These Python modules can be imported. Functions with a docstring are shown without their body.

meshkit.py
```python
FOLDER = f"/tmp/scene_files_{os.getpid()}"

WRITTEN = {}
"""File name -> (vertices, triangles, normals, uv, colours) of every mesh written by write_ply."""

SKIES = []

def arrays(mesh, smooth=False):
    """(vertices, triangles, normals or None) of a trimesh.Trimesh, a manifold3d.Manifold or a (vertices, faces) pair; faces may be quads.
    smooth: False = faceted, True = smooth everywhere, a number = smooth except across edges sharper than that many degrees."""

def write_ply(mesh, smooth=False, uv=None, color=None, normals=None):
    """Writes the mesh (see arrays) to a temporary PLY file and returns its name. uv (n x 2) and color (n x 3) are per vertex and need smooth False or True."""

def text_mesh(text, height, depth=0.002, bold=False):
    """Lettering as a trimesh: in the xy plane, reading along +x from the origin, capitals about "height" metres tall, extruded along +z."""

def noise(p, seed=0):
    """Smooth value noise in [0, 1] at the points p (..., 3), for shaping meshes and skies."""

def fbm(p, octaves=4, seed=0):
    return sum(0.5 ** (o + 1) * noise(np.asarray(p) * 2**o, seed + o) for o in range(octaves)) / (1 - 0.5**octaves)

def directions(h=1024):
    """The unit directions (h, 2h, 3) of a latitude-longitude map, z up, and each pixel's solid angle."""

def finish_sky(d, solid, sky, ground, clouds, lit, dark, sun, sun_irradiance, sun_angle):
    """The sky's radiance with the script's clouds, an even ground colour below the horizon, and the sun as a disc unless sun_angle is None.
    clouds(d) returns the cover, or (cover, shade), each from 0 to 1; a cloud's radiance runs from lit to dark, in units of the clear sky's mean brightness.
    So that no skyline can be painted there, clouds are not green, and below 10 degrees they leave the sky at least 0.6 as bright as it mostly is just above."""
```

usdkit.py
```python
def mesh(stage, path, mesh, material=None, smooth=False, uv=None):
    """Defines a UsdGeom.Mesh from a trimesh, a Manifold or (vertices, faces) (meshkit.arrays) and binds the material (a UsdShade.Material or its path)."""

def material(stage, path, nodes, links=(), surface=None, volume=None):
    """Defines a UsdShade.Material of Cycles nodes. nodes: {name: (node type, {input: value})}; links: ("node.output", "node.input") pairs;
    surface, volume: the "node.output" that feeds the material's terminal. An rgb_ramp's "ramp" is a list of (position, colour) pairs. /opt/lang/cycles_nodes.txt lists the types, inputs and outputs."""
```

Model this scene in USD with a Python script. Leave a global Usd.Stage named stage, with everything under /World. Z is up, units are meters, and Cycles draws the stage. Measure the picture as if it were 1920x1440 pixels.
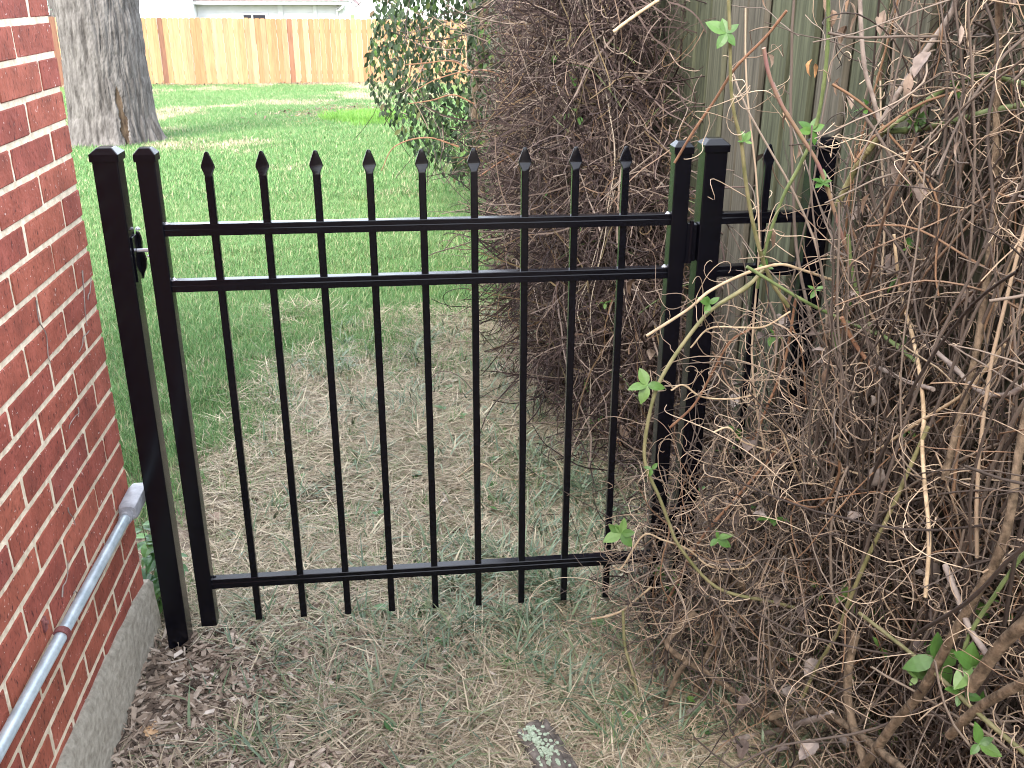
import math
import numpy as np
import trimesh
import usdkit
import meshkit
from shapely.geometry import Polygon
from scipy.sparse import coo_matrix
from scipy.sparse.csgraph import connected_components
from pxr import Usd, UsdGeom, UsdLux, UsdShade, Gf, Sdf, Vt

stage = Usd.Stage.CreateInMemory()
UsdGeom.SetStageUpAxis(stage, UsdGeom.Tokens.z)
UsdGeom.SetStageMetersPerUnit(stage, 1.0)
world = UsdGeom.Xform.Define(stage, '/World')
stage.SetDefaultPrim(world.GetPrim())
UsdGeom.Scope.Define(stage, '/World/Looks')

# ---------------------------------------------------------------- camera
CAM = np.array([0.4029, -2.1265, 1.5850])
YAW, PITCH, ROLL, FPX = 0.115537, 0.389702, 0.004226, 1813.24
_cy, _sy, _cp, _sp = math.cos(YAW), math.sin(YAW), math.cos(PITCH), math.sin(PITCH)
FW = np.array([_sy * _cp, _cy * _cp, -_sp])
_r = np.array([_cy, -_sy, 0.0])
_u = np.cross(_r, FW)
RT = _r * math.cos(ROLL) + _u * math.sin(ROLL)
UP = _u * math.cos(ROLL) - _r * math.sin(ROLL)
cam = UsdGeom.Camera.Define(stage, '/World/camera')
M4 = Gf.Matrix4d(*RT, 0, *UP, 0, *(-FW), 0, *CAM, 1)
cam.AddTransformOp().Set(M4)
cam.CreateHorizontalApertureAttr(36.0)
cam.CreateVerticalApertureAttr(27.0)
cam.CreateFocalLengthAttr(36.0 * FPX / 1920.0)
cam.CreateClippingRangeAttr((0.02, 1000.0))
cam.CreateExposureAttr(4.3)

# ---------------------------------------------------------------- sky and hazy sun
SUN_AZ, SUN_EL = math.radians(208.0), math.radians(42.0)      # measured from +y towards +x
sun_dir = np.array([math.sin(SUN_AZ) * math.cos(SUN_EL), math.cos(SUN_AZ) * math.cos(SUN_EL), math.sin(SUN_EL)])
dome = UsdLux.DomeLight.Define(stage, '/World/sky')
dome.GetPrim().SetCustomDataByKey('kind', 'structure')
skymat = usdkit.material(stage, '/World/Looks/sky', {
    'sky': ('sky_texture', {'sky_type': 'single_scattering', 'sun_disc': False, 'sun_elevation': SUN_EL, 'sun_rotation': SUN_AZ, 'aerosol_density': 2.0}),
    'tc': ('texture_coordinate', {}),
    'n': ('noise_texture', {'scale': 2.4, 'detail': 5, 'roughness': 0.55}),
    'rp': ('rgb_ramp', {'ramp': [(0.3, (0.80, 0.80, 0.80)), (0.7, (1.0, 1.0, 1.0))]}),
    'cl': ('mix_color', {'blend_type': 'multiply', 'fac': 1.0, 'b': (2.7, 2.8, 3.0), 'use_clamp': False}),
    'mx': ('mix_color', {'fac': 0.82, 'use_clamp': False}),
    'bg': ('background_shader', {'strength': 0.1}),
}, [('tc.generated', 'n.vector'), ('n.fac', 'rp.fac'), ('rp.color', 'cl.a'), ('sky.color', 'mx.a'), ('cl.result', 'mx.b'), ('mx.result', 'bg.color')], surface='bg.background')
UsdShade.MaterialBindingAPI.Apply(dome.GetPrim()).Bind(skymat)
sun = UsdLux.DistantLight.Define(stage, '/World/sun')
sun.CreateIntensityAttr(0.15)
sun.CreateNormalizeAttr(True) if hasattr(sun, 'CreateNormalizeAttr') else None
sun.CreateAngleAttr(28.0)
sun.CreateColorAttr(Gf.Vec3f(1.0, 0.96, 0.9))
_z = sun_dir
_x = np.cross([0, 0, 1.0], _z); _x /= np.linalg.norm(_x)
_y = np.cross(_z, _x)
sun.AddTransformOp().Set(Gf.Matrix4d(*_x, 0, *_y, 0, *_z, 0, 0, 0, 20, 1))

rng = np.random.default_rng(7)

# ---------------------------------------------------------------- helpers
used = {}
def numbered(path):
    n = used.get(path, 0)
    used[path] = n + 1
    return path if n == 0 else '%s_%03d' % (path, n)

def tag(p, label=None, cat=None, group=None, kind=None):
    p = p.GetPrim() if hasattr(p, 'GetPrim') else p
    for k, v in (('label', label), ('category', cat), ('group', group), ('kind', kind)):
        if v:
            p.SetCustomDataByKey(k, v)
    return p

def thing(name, label=None, cat=None, loc=(0, 0, 0), group=None):
    x = UsdGeom.Xform.Define(stage, numbered('/World/' + name))
    x.AddTranslateOp().Set(Gf.Vec3d(*map(float, loc)))
    tag(x, label, cat, group)
    return x

TINTED = set()                # materials that pick their colour per loose piece
trng = np.random.default_rng(77)
def tint(m, v, f):
    """A random number per loose piece of the mesh, kept as a vertex primvar."""
    f = np.asarray(f); n = len(v)
    e = np.vstack([f[:, [0, 1]], f[:, [1, 2]]])
    _, c = connected_components(coo_matrix((np.ones(len(e), np.int8), (e[:, 0], e[:, 1])), (n, n)), directed=False)
    t = trng.random(c.max() + 1)[c]
    UsdGeom.PrimvarsAPI(m).CreatePrimvar('tint', Sdf.ValueTypeNames.FloatArray, 'vertex').Set(Vt.FloatArray.FromNumpy(t.astype(np.float32)))

def obj(name, mesh, mat, parent=None, smooth=False, base=None):
    """One Mesh prim under parent (or /World). base: world position of the parent thing, subtracted from the points."""
    root = '/World' if parent is None else str(parent.GetPrim().GetPath() if hasattr(parent, 'GetPrim') else parent.GetPath())
    v, f, n = meshkit.arrays(mesh, smooth)
    if base is not None:
        v = v - np.asarray(base, float)
    m = usdkit.mesh(stage, numbered(root + '/' + name), (v, f), MAT[mat])
    if n is not None:
        m.CreateNormalsAttr(Vt.Vec3fArray.FromNumpy(n.astype(np.float32)))
        m.SetNormalsInterpolation('vertex')
    if mat in TINTED:
        tint(m, v, f)
    return m

def cat(ms):
    vs, fs, k = [], [], 0
    for m in ms:
        v, f = (np.asarray(m.vertices), np.asarray(m.faces)) if hasattr(m, 'vertices') else (np.asarray(m[0], float), np.asarray(m[1], int))
        if f.shape[1] == 4:
            f = np.vstack([f[:, [0, 1, 2]], f[:, [0, 2, 3]]])
        vs.append(v); fs.append(f + k); k += len(v)
    return np.vstack(vs), np.vstack(fs)

def box(x0, x1, y0, y1, z0, z1, ch=0.0):
    """A box; ch chamfers its edges."""
    c = np.array([(x0 + x1) / 2, (y0 + y1) / 2, (z0 + z1) / 2]); h = np.array([x1 - x0, y1 - y0, z1 - z0]) / 2
    if ch <= 0:
        m = trimesh.creation.box(h * 2); m.apply_translation(c); return m
    pts = []
    for s in np.array(np.meshgrid([-1, 1], [-1, 1], [-1, 1])).reshape(3, -1).T:
        for k in range(3):
            q = s * (h - ch); q[k] = s[k] * h[k]; pts.append(q)
    m = trimesh.convex.convex_hull(np.array(pts) + c)
    return m

def loft(rings):
    """Closed skin through rings (list of (k,3)), capped at both ends by fans."""
    rings = [np.asarray(r, float) for r in rings]; k = len(rings[0]); v = np.vstack(rings); f = []
    for i in range(len(rings) - 1):
        a = i * k
        for j in range(k):
            j2 = (j + 1) % k
            f += [(a + j, a + j2, a + k + j2), (a + j, a + k + j2, a + k + j)]
    n = len(v); v = np.vstack([v, rings[0].mean(0), rings[-1].mean(0)]); e = (len(rings) - 1) * k
    for j in range(k):
        j2 = (j + 1) % k
        f += [(n, j2, j), (n + 1, e + j, e + j2)]
    return v, np.array(f)

def rrect(w, d, z, r=0.002, cx=0, cy=0, n=3):
    """Rounded rectangle ring at height z."""
    out = []
    for (sx, sy, a0) in ((1, 1, 0), (-1, 1, 90), (-1, -1, 180), (1, -1, 270)):
        for a in np.linspace(a0, a0 + 90, n):
            out.append((cx + sx * (w / 2 - r) + r * math.cos(math.radians(a)), cy + sy * (d / 2 - r) + r * math.sin(math.radians(a)), z))
    return np.array(out)

def tubes(P, R, k=3):
    """Many tubes at once. P (S,n,3), R (S,n)."""
    P = np.asarray(P, float); S, n, _ = P.shape
    t = np.gradient(P, axis=1); t /= np.linalg.norm(t, axis=2, keepdims=True) + 1e-12
    m = t.mean(1); ref = np.eye(3)[np.argmin(np.abs(m), axis=1)][:, None, :]
    u = np.cross(t, np.broadcast_to(ref, t.shape)); u /= np.linalg.norm(u, axis=2, keepdims=True) + 1e-9
    w = np.cross(t, u)
    a = np.arange(k) * 2 * np.pi / k
    V = P[:, :, None, :] + R[:, :, None, None] * (u[:, :, None, :] * np.cos(a)[None, None, :, None] + w[:, :, None, :] * np.sin(a)[None, None, :, None])
    i = np.arange(n - 1)[:, None] * k; j = np.arange(k)[None, :]; j2 = (j + 1) % k
    q = np.stack([i + j, i + j2, i + k + j2, i + k + j], -1).reshape(-1, 4)
    F = (q[None] + (np.arange(S) * n * k)[:, None, None]).reshape(-1, 4)
    F = np.vstack([F[:, [0, 1, 2]], F[:, [0, 2, 3]]])
    return V.reshape(-1, 3), F

def spline(P, n):
    """Catmull-Rom through P, n points."""
    P = np.asarray(P, float); Q = np.vstack([2 * P[0] - P[1], P, 2 * P[-1] - P[-2]])
    s = np.linspace(0, len(P) - 1 - 1e-9, n); i = s.astype(int); t = (s - i)[:, None]
    a, b, c, d = Q[i], Q[i + 1], Q[i + 2], Q[i + 3]
    return 0.5 * (2 * b + (c - a) * t + (2 * a - 5 * b + 4 * c - d) * t**2 + (3 * b - a - 3 * c + d) * t**3)

def tube(P, r, k=8, n=None, knots=0.0, seed=0):
    """One tube with closed ends through points P, radius r (number, or values along it), swollen knots along it."""
    n = n or max(8, 7 * len(P)); C = spline(P, n)
    rr = np.interp(np.linspace(0, 1, n), np.linspace(0, 1, len(np.atleast_1d(r))), np.atleast_1d(r)) if np.ndim(r) else np.full(n, float(r))
    if knots:
        g = np.random.default_rng(seed)
        rr = rr * (1 + .6 * knots * (meshkit.noise(np.stack([np.arange(n) * 0.4, np.full(n, seed * 3.1), np.zeros(n)], -1)) - 0.4) + knots * (g.random(n) > 0.96))
    v, f = tubes(C[None], rr[None], k)
    m = len(v); v = np.vstack([v, C[0], C[-1]])
    cap = [(m, (j + 1) % k, j) for j in range(k)] + [(m + 1, m - k + j, m - k + (j + 1) % k) for j in range(k)]
    return v, np.vstack([f, cap])

def strands(p0, d0, length, n, curl, grav=0.0, g=None, smoothw=0.6):
    """Random walks: p0 (S,3), d0 (S,3), length (S,)."""
    g = g or rng; S = len(p0); P = np.zeros((S, n, 3)); P[:, 0] = p0
    d = d0 / np.linalg.norm(d0, axis=1, keepdims=True); w = np.zeros((S, 3)); st = (np.asarray(length) / (n - 1))[:, None]
    for i in range(1, n):
        w = smoothw * w + (1 - smoothw) * g.normal(size=(S, 3))
        d = d + curl * w + np.array([0, 0, -grav]); d /= np.linalg.norm(d, axis=1, keepdims=True)
        P[:, i] = P[:, i - 1] + d * st
    return P

def curls(p0, g, S, size=(0.008, 0.02)):
    """Tendrils: a short run that winds into a loop."""
    n = 12; t = np.linspace(0, 1, n)[None]; L = g.uniform(*size, S)[:, None]
    ang = g.uniform(0, 6.28, S)[:, None] + g.choice([-1, 1], S)[:, None] * (t**1.6) * g.uniform(2, 8, S)[:, None]
    ds = L * (1.25 - t) / 2.2
    x = np.cumsum(np.cos(ang) * ds, 1); y = np.cumsum(np.sin(ang) * ds, 1); z = np.cumsum(ds * g.normal(0, .45, (S, 1)), 1)
    a = g.normal(size=(S, 3)); a /= np.linalg.norm(a, axis=1, keepdims=True)
    b = np.cross(a, g.normal(size=(S, 3))); b /= np.linalg.norm(b, axis=1, keepdims=True); c = np.cross(a, b)
    return p0[:, None] + x[..., None] * a[:, None] + y[..., None] * b[:, None] + z[..., None] * c[:, None]

def blades(base, head, length, lean, droop, width, n=4):
    """Grass blades. base (S,3), head angle (S,), length, lean (0 upright .. 1.5 flat), droop, width (S,)."""
    S = len(base); t = np.linspace(0, 1, n); P = np.zeros((S, n, 3)); P[:, 0] = base; a = np.asarray(lean, float).copy()
    hx, hy = np.cos(head), np.sin(head); st = length / (n - 1)
    for i in range(1, n):
        P[:, i] = P[:, i - 1] + np.stack([np.sin(a) * hx, np.sin(a) * hy, np.cos(a)], -1) * st[:, None]
        a = a + droop / (n - 1)
    side = np.stack([-hy, hx, np.zeros(S)], -1)
    wd = width[:, None] * np.interp(t, [0, .35, 1], [.7, 1, .06])[None] / 2
    V = np.stack([P - side[:, None] * wd[..., None], P + side[:, None] * wd[..., None]], 2)
    q = np.array([(2 * i, 2 * i + 1, 2 * i + 3, 2 * i + 2) for i in range(n - 1)])
    F = (q[None] + (np.arange(S) * 2 * n)[:, None, None]).reshape(-1, 4)
    F = np.vstack([F[:, [0, 1, 2]], F[:, [0, 2, 3]]])
    return V.reshape(-1, 3), F

def leaf(L, W, fold=0.25, bend=0.5, n=5, lobes=0.0, tip=1.0):
    """A leaf along +x from the origin, its top towards +z."""
    t = np.linspace(0, 1, n); w = W / 2 * np.sin(np.pi * t**0.8) ** 0.8
    if lobes:
        w = w * (1 + lobes * np.sin(t * 17))
    w[0] = W * .03; w[-1] = W * .01
    a = -bend * t; st = L / (n - 1); x = np.concatenate([[0], np.cumsum(np.cos(a[:-1]) * st)]); z = np.concatenate([[0], np.cumsum(np.sin(a[:-1]) * st)])
    mid = np.stack([x, 0 * x, z], -1); up = np.stack([0 * x, 0 * x, w * fold], -1)
    l = mid + np.stack([0 * x, w, 0 * x], -1) + up; r_ = mid - np.stack([0 * x, w, 0 * x], -1) + up
    v = np.stack([l, mid, r_], 1).reshape(-1, 3); f = []
    for i in range(n - 1):
        k = 3 * i
        f += [(k, k + 3, k + 4, k + 1), (k + 1, k + 4, k + 5, k + 2)]
    f = np.array(f)[:, ::-1]
    return v, np.vstack([f[:, [0, 1, 2]], f[:, [0, 2, 3]]])

def frame(d, up=(0, 0, 1), roll=0.0):
    d = np.asarray(d, float); d = d / np.linalg.norm(d)
    s = np.cross(up, d)
    if np.linalg.norm(s) < 1e-3:
        s = np.cross((1, 0, 0), d)
    s /= np.linalg.norm(s); u = np.cross(d, s)
    return np.stack([d, s * math.cos(roll) + u * math.sin(roll), u * math.cos(roll) - s * math.sin(roll)])

def put(mesh, loc, d, up=(0, 0, 1), roll=0.0, scale=1.0):
    return np.asarray(mesh[0]) * scale @ frame(d, up, roll) + np.asarray(loc), mesh[1]

def quats(yaw, tilt=None, g=None):
    """Quaternions (S,4) w,x,y,z: rotation about z by yaw after a tilt about a random level axis."""
    S = len(yaw); qz = np.stack([np.cos(yaw / 2), 0 * yaw, 0 * yaw, np.sin(yaw / 2)], -1)
    if tilt is None:
        return qz
    a = (g or rng).uniform(0, 6.28, S); s = np.sin(tilt / 2); qt = np.stack([np.cos(tilt / 2), s * np.cos(a), s * np.sin(a), 0 * s], -1)
    w1, x1, y1, z1 = qt.T; w2, x2, y2, z2 = qz.T
    return np.stack([w1 * w2 - x1 * x2 - y1 * y2 - z1 * z2, w1 * x2 + x1 * w2 + y1 * z2 - z1 * y2, w1 * y2 - x1 * z2 + y1 * w2 + z1 * x2, w1 * z2 + x1 * y2 - y1 * x2 + z1 * w2], -1)

def scatter(name, protos, mats, pos, q, scale, label, category, parent=None, which=None, smooth=False):
    """One PointInstancer of kind stuff."""
    root = '/World' if parent is None else str(parent.GetPath())
    path = numbered(root + '/' + name)
    pi = UsdGeom.PointInstancer.Define(stage, path)
    for i, (p, m) in enumerate(zip(protos, mats)):
        o = usdkit.mesh(stage, '%s/source_%03d' % (path, i + 1), p, MAT[m], smooth)
        if m in TINTED:
            a = meshkit.arrays(p, smooth); tint(o, a[0], a[1])
        pi.GetPrototypesRel().AddTarget(o.GetPath())
    S = len(pos); which = rng.integers(0, len(protos), S) if which is None else which
    pi.CreateProtoIndicesAttr(Vt.IntArray.FromNumpy(np.asarray(which, np.int32)))
    pi.CreatePositionsAttr(Vt.Vec3fArray.FromNumpy(np.asarray(pos, np.float32)))
    pi.CreateOrientationsAttr(Vt.QuathArray([Gf.Quath(float(a), float(b), float(c), float(d)) for a, b, c, d in q]))
    sc = np.asarray(scale, np.float32); sc = np.repeat(sc[:, None], 3, 1) if sc.ndim == 1 else sc
    pi.CreateScalesAttr(Vt.Vec3fArray.FromNumpy(sc))
    tag(pi, label, category if parent is None else None, kind='stuff')
    return pi

def fbm(x, y, s, seed=0, o=3):
    return meshkit.fbm(np.stack([np.asarray(x) * s, np.asarray(y) * s, np.zeros_like(np.asarray(x, float))], -1) + 50.0, o, seed)

def at(x, y, Y):
    """The place in the scene on the plane Y that the photo shows at pixel (x, y) of 1920 x 1440."""
    d = FW + RT * (x - 960) / FPX + UP * (720 - y) / FPX
    return CAM + d * (Y - CAM[1]) / d[1]

# ---------------------------------------------------------------- materials
MAT = {}
def M(name, color_nodes, links, out, rough=0.8, spec=0.3, bump=None, extra=None, transl=None):
    nodes = dict(color_nodes); links = list(links)
    nodes['p'] = ('principled_bsdf', {'roughness': rough, 'specular_ior_level': spec, **(extra or {})})
    if isinstance(out, tuple):
        nodes['p'][1]['base_color'] = out
    else:
        links.append((out, 'p.base_color'))
    if bump:
        src, strength, dist = bump
        nodes['bmp'] = ('bump', {'strength': strength, 'distance': dist})
        links += [(src, 'bmp.height'), ('bmp.normal', 'p.normal')]
    surf = 'p.BSDF'
    if transl:
        nodes['tl'] = ('translucent_bsdf', {})
        nodes['ms'] = ('mix_closure', {'fac': transl})
        if isinstance(out, tuple):
            nodes['tl'][1]['color'] = out
        else:
            links.append((out, 'tl.color'))
        links += [('p.BSDF', 'ms.closure1'), ('tl.BSDF', 'ms.closure2')]
        surf = 'ms.closure'
    MAT[name] = usdkit.material(stage, '/World/Looks/' + name, nodes, links, surface=surf)

def island(name, ramp, rough=0.7, spec=0.3, transl=None, noise=0.0, nscale=60):
    """Colour picked per loose piece (blade, strand, leaf) from a ramp, with a little mottling."""
    TINTED.add(name)
    nodes = {'g': ('geometry', {}), 'ti': ('attribute', {'attribute': 'tint'}), 'r': ('rgb_ramp', {'ramp': ramp})}
    links = [('ti.fac', 'r.fac')]; out = 'r.color'
    if noise:
        nodes['nz'] = ('noise_texture', {'scale': nscale, 'detail': 3}); nodes['nr'] = ('rgb_ramp', {'ramp': [(0.3, (1 - noise,) * 3), (0.7, (1 + noise * 0.4,) * 3)]})
        nodes['mm'] = ('mix_color', {'blend_type': 'multiply', 'fac': 1.0, 'use_clamp': False})
        links += [('g.position', 'nz.vector'), ('nz.fac', 'nr.fac'), (out, 'mm.a'), ('nr.color', 'mm.b')]; out = 'mm.result'
    M(name, nodes, links, out, rough, spec, transl=transl)

def mottled(name, c1, c2, scale, rough=0.85, spec=0.25, stretch=None, bump=(0.4, 0.003), detail=6, lo=0.35, hi=0.65, extra=None):
    """Two colours mixed by noise in scene coordinates; stretch=(x,y,z) scales the coordinates (grain)."""
    nodes = {'g': ('geometry', {}), 'nz': ('noise_texture', {'scale': scale, 'detail': detail, 'roughness': 0.6}), 'r': ('rgb_ramp', {'ramp': [(lo, c1), (hi, c2)]})}
    links = [('nz.fac', 'r.fac')]
    if stretch:
        nodes['mp'] = ('mapping', {'scale': stretch}); links += [('g.position', 'mp.vector'), ('mp.vector', 'nz.vector')]
    else:
        links += [('g.position', 'nz.vector')]
    M(name, nodes, links, 'r.color', rough, spec, ('nz.fac', *bump) if bump else None, extra)

def brick_mat(name, c):
    dark = tuple(x * 0.72 for x in c); lite = tuple(min(1, x * 1.22 + 0.008) for x in c)
    nodes = {'g': ('geometry', {}),
             'n1': ('noise_texture', {'scale': 14, 'detail': 4}), 'r1': ('rgb_ramp', {'ramp': [(0.3, dark), (0.5, c), (0.72, lite)]}),
             'mp': ('mapping', {'scale': (1, 1, 0.35)}),
             'n2': ('noise_texture', {'scale': 210, 'detail': 2}), 'r2': ('rgb_ramp', {'ramp': [(0.30, (0.16, 0.10, 0.12)), (0.37, (0.85, 0.85, 0.85)), (0.5, (1, 1, 1))]}),
             'mm': ('mix_color', {'blend_type': 'multiply', 'fac': 0.9}),
             'n3': ('noise_texture', {'scale': 130, 'detail': 2}), 'r3': ('rgb_ramp', {'ramp': [(0.70, (0, 0, 0)), (0.76, (1, 1, 1))]}),
             'mw': ('mix_color', {'b': (0.55, 0.46, 0.42)}),
             'n4': ('noise_texture', {'scale': 90, 'detail': 5})}
    links = [('g.position', 'n1.vector'), ('n1.fac', 'r1.fac'), ('g.position', 'mp.vector'), ('mp.vector', 'n2.vector'), ('n2.fac', 'r2.fac'), ('r1.color', 'mm.a'), ('r2.color', 'mm.b'),
             ('g.position', 'n3.vector'), ('n3.fac', 'r3.fac'), ('r3.color', 'mw.fac'), ('mm.result', 'mw.a'), ('g.position', 'n4.vector')]
    M(name, nodes, links, 'mw.result', 0.82, 0.25, ('n4.fac', 0.55, 0.004))

for i, c in enumerate([(0.225, 0.058, 0.036), (0.205, 0.050, 0.033), (0.245, 0.067, 0.040), (0.182, 0.045, 0.032)]):
    brick_mat('brick_%d' % i, c)
mottled('mortar', (0.45, 0.372, 0.27), (0.66, 0.565, 0.43), 45, 0.95, 0.1, bump=(0.8, 0.006))
mottled('concrete', (0.20, 0.178, 0.14), (0.36, 0.33, 0.27), 60, 0.95, 0.15, bump=(0.9, 0.006), detail=9, lo=0.3, hi=0.7)
mottled('galvanized', (0.30, 0.36, 0.39), (0.46, 0.52, 0.55), 30, 0.42, 0.5, bump=None, extra={'metallic': 0.55})
mottled('cast_metal', (0.24, 0.24, 0.25), (0.36, 0.36, 0.38), 40, 0.5, 0.5, bump=(0.2, 0.002), extra={'metallic': 0.5})
mottled('strap_paint', (0.10, 0.03, 0.03), (0.2, 0.08, 0.07), 60, 0.6)
M('black_coat', {'g': ('geometry', {}), 'nz': ('noise_texture', {'scale': 900, 'detail': 2})}, [('g.position', 'nz.vector')], (0.0015, 0.0015, 0.0026), 0.17, 0.25, ('nz.fac', 0.05, 0.0006))
M('zinc', {}, [], (0.62, 0.62, 0.66), 0.3, 0.5, extra={'metallic': 0.8})
CEDAR = [(0.258, 0.148, 0.072), (0.232, 0.124, 0.060), (0.288, 0.180, 0.094), (0.135, 0.066, 0.042), (0.25, 0.148, 0.080), (0.30, 0.20, 0.112), (0.175, 0.085, 0.050)]
for i, c in enumerate(CEDAR):
    mottled('cedar_%d' % i, tuple(x * 0.78 for x in c), tuple(min(0.85, x * 1.15) for x in c), 5, 0.8, 0.2, stretch=(6, 6, 0.5), bump=None)
GREYWOOD = [(0.072, 0.072, 0.048), (0.088, 0.083, 0.060), (0.060, 0.064, 0.040), (0.078, 0.070, 0.054)]
for i, c in enumerate(GREYWOOD):
    mottled('grey_wood_%d' % i, tuple(x * 0.36 for x in c), tuple(x * 1.35 for x in c), 9, 0.9, 0.15, stretch=(7, 7, 0.35), bump=(0.6, 0.004), detail=8, lo=0.3, hi=0.7)
mottled('bark', (0.046, 0.041, 0.038), (0.128, 0.117, 0.110), 16, 0.95, 0.1, stretch=(1, 1, 0.22), bump=(0.9, 0.012), detail=9, lo=0.36, hi=0.62)
mottled('bare_wood', (0.028, 0.019, 0.013), (0.115, 0.080, 0.053), 16, 0.9, 0.1, stretch=(1.5, 1.5, 0.3), bump=(0.9, 0.01))
mottled('white_paint', (0.50, 0.50, 0.52), (0.56, 0.56, 0.57), 3, 0.6, 0.3, bump=None)
mottled('roof_shingle', (0.11, 0.07, 0.07), (0.19, 0.13, 0.12), 8, 0.9, bump=None)
M('soffit', {}, [], (0.16, 0.11, 0.11), 0.8)
M('dark_window', {}, [], (0.03, 0.03, 0.04), 0.1, 0.5)
island('lawn_blade', [(0.0, (0.050, 0.125, 0.034)), (0.5, (0.092, 0.190, 0.058)), (0.85, (0.15, 0.245, 0.085)), (0.92, (0.25, 0.26, 0.13)), (1.0, (0.40, 0.36, 0.22))], 0.6, 0.3, transl=0.25)
island('straw_blade', [(0.0, (0.17, 0.132, 0.09)), (0.3, (0.29, 0.23, 0.155)), (0.65, (0.46, 0.385, 0.27)), (0.8, (0.27, 0.235, 0.185)), (0.9, (0.19, 0.20, 0.10)), (1.0, (0.12, 0.15, 0.07))], 0.7, 0.25)
island('coarse_blade', [(0.0, (0.048, 0.082, 0.043)), (0.5, (0.085, 0.125, 0.068)), (0.82, (0.125, 0.165, 0.088)), (0.9, (0.28, 0.25, 0.15)), (1.0, (0.38, 0.32, 0.21))], 0.45, 0.4)
island('bright_blade', [(0.0, (0.08, 0.20, 0.03)), (1.0, (0.16, 0.30, 0.05))], 0.5, 0.3, transl=0.3)
island('chip', [(0.0, (0.06, 0.043, 0.033)), (0.25, (0.155, 0.113, 0.084)), (0.6, (0.285, 0.218, 0.165)), (0.92, (0.40, 0.325, 0.26)), (1.0, (0.55, 0.48, 0.41))], 0.9, 0.2, noise=0.3)
island('dead_leaf', [(0.0, (0.12, 0.075, 0.05)), (0.5, (0.20, 0.145, 0.11)), (0.8, (0.27, 0.22, 0.19)), (1.0, (0.30, 0.16, 0.07))], 0.85, 0.2, noise=0.35)
island('grey_leaf', [(0.0, (0.11, 0.082, 0.07)), (0.6, (0.18, 0.145, 0.128)), (1.0, (0.27, 0.23, 0.205))], 0.85, 0.2, noise=0.4)
island('tan_leaf', [(0.0, (0.42, 0.25, 0.13)), (1.0, (0.50, 0.32, 0.18))], 0.8, 0.2, noise=0.3)
island('young_leaf', [(0.0, (0.055, 0.13, 0.028)), (0.6, (0.088, 0.18, 0.04)), (1.0, (0.15, 0.25, 0.07))], 0.45, 0.35, transl=0.35, noise=0.15, nscale=90)
island('ground_leaf', [(0.0, (0.035, 0.09, 0.028)), (0.6, (0.06, 0.145, 0.04)), (1.0, (0.10, 0.20, 0.05))], 0.4, 0.4, transl=0.2, noise=0.2)
island('plant_leaf', [(0.0, (0.03, 0.09, 0.03)), (0.6, (0.06, 0.155, 0.04)), (1.0, (0.115, 0.24, 0.05))], 0.4, 0.4, transl=0.2, noise=0.2)
island('evergreen_leaf', [(0.0, (0.013, 0.023, 0.011)), (0.6, (0.024, 0.040, 0.018)), (0.88, (0.040, 0.068, 0.022)), (0.96, (0.07, 0.13, 0.03)), (1.0, (0.07, 0.045, 0.025))], 0.55, 0.15, transl=0.12, noise=0.15)
island('needle', [(0.0, (0.05, 0.12, 0.08)), (1.0, (0.09, 0.18, 0.11))], 0.6, 0.3, transl=0.1)
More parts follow.
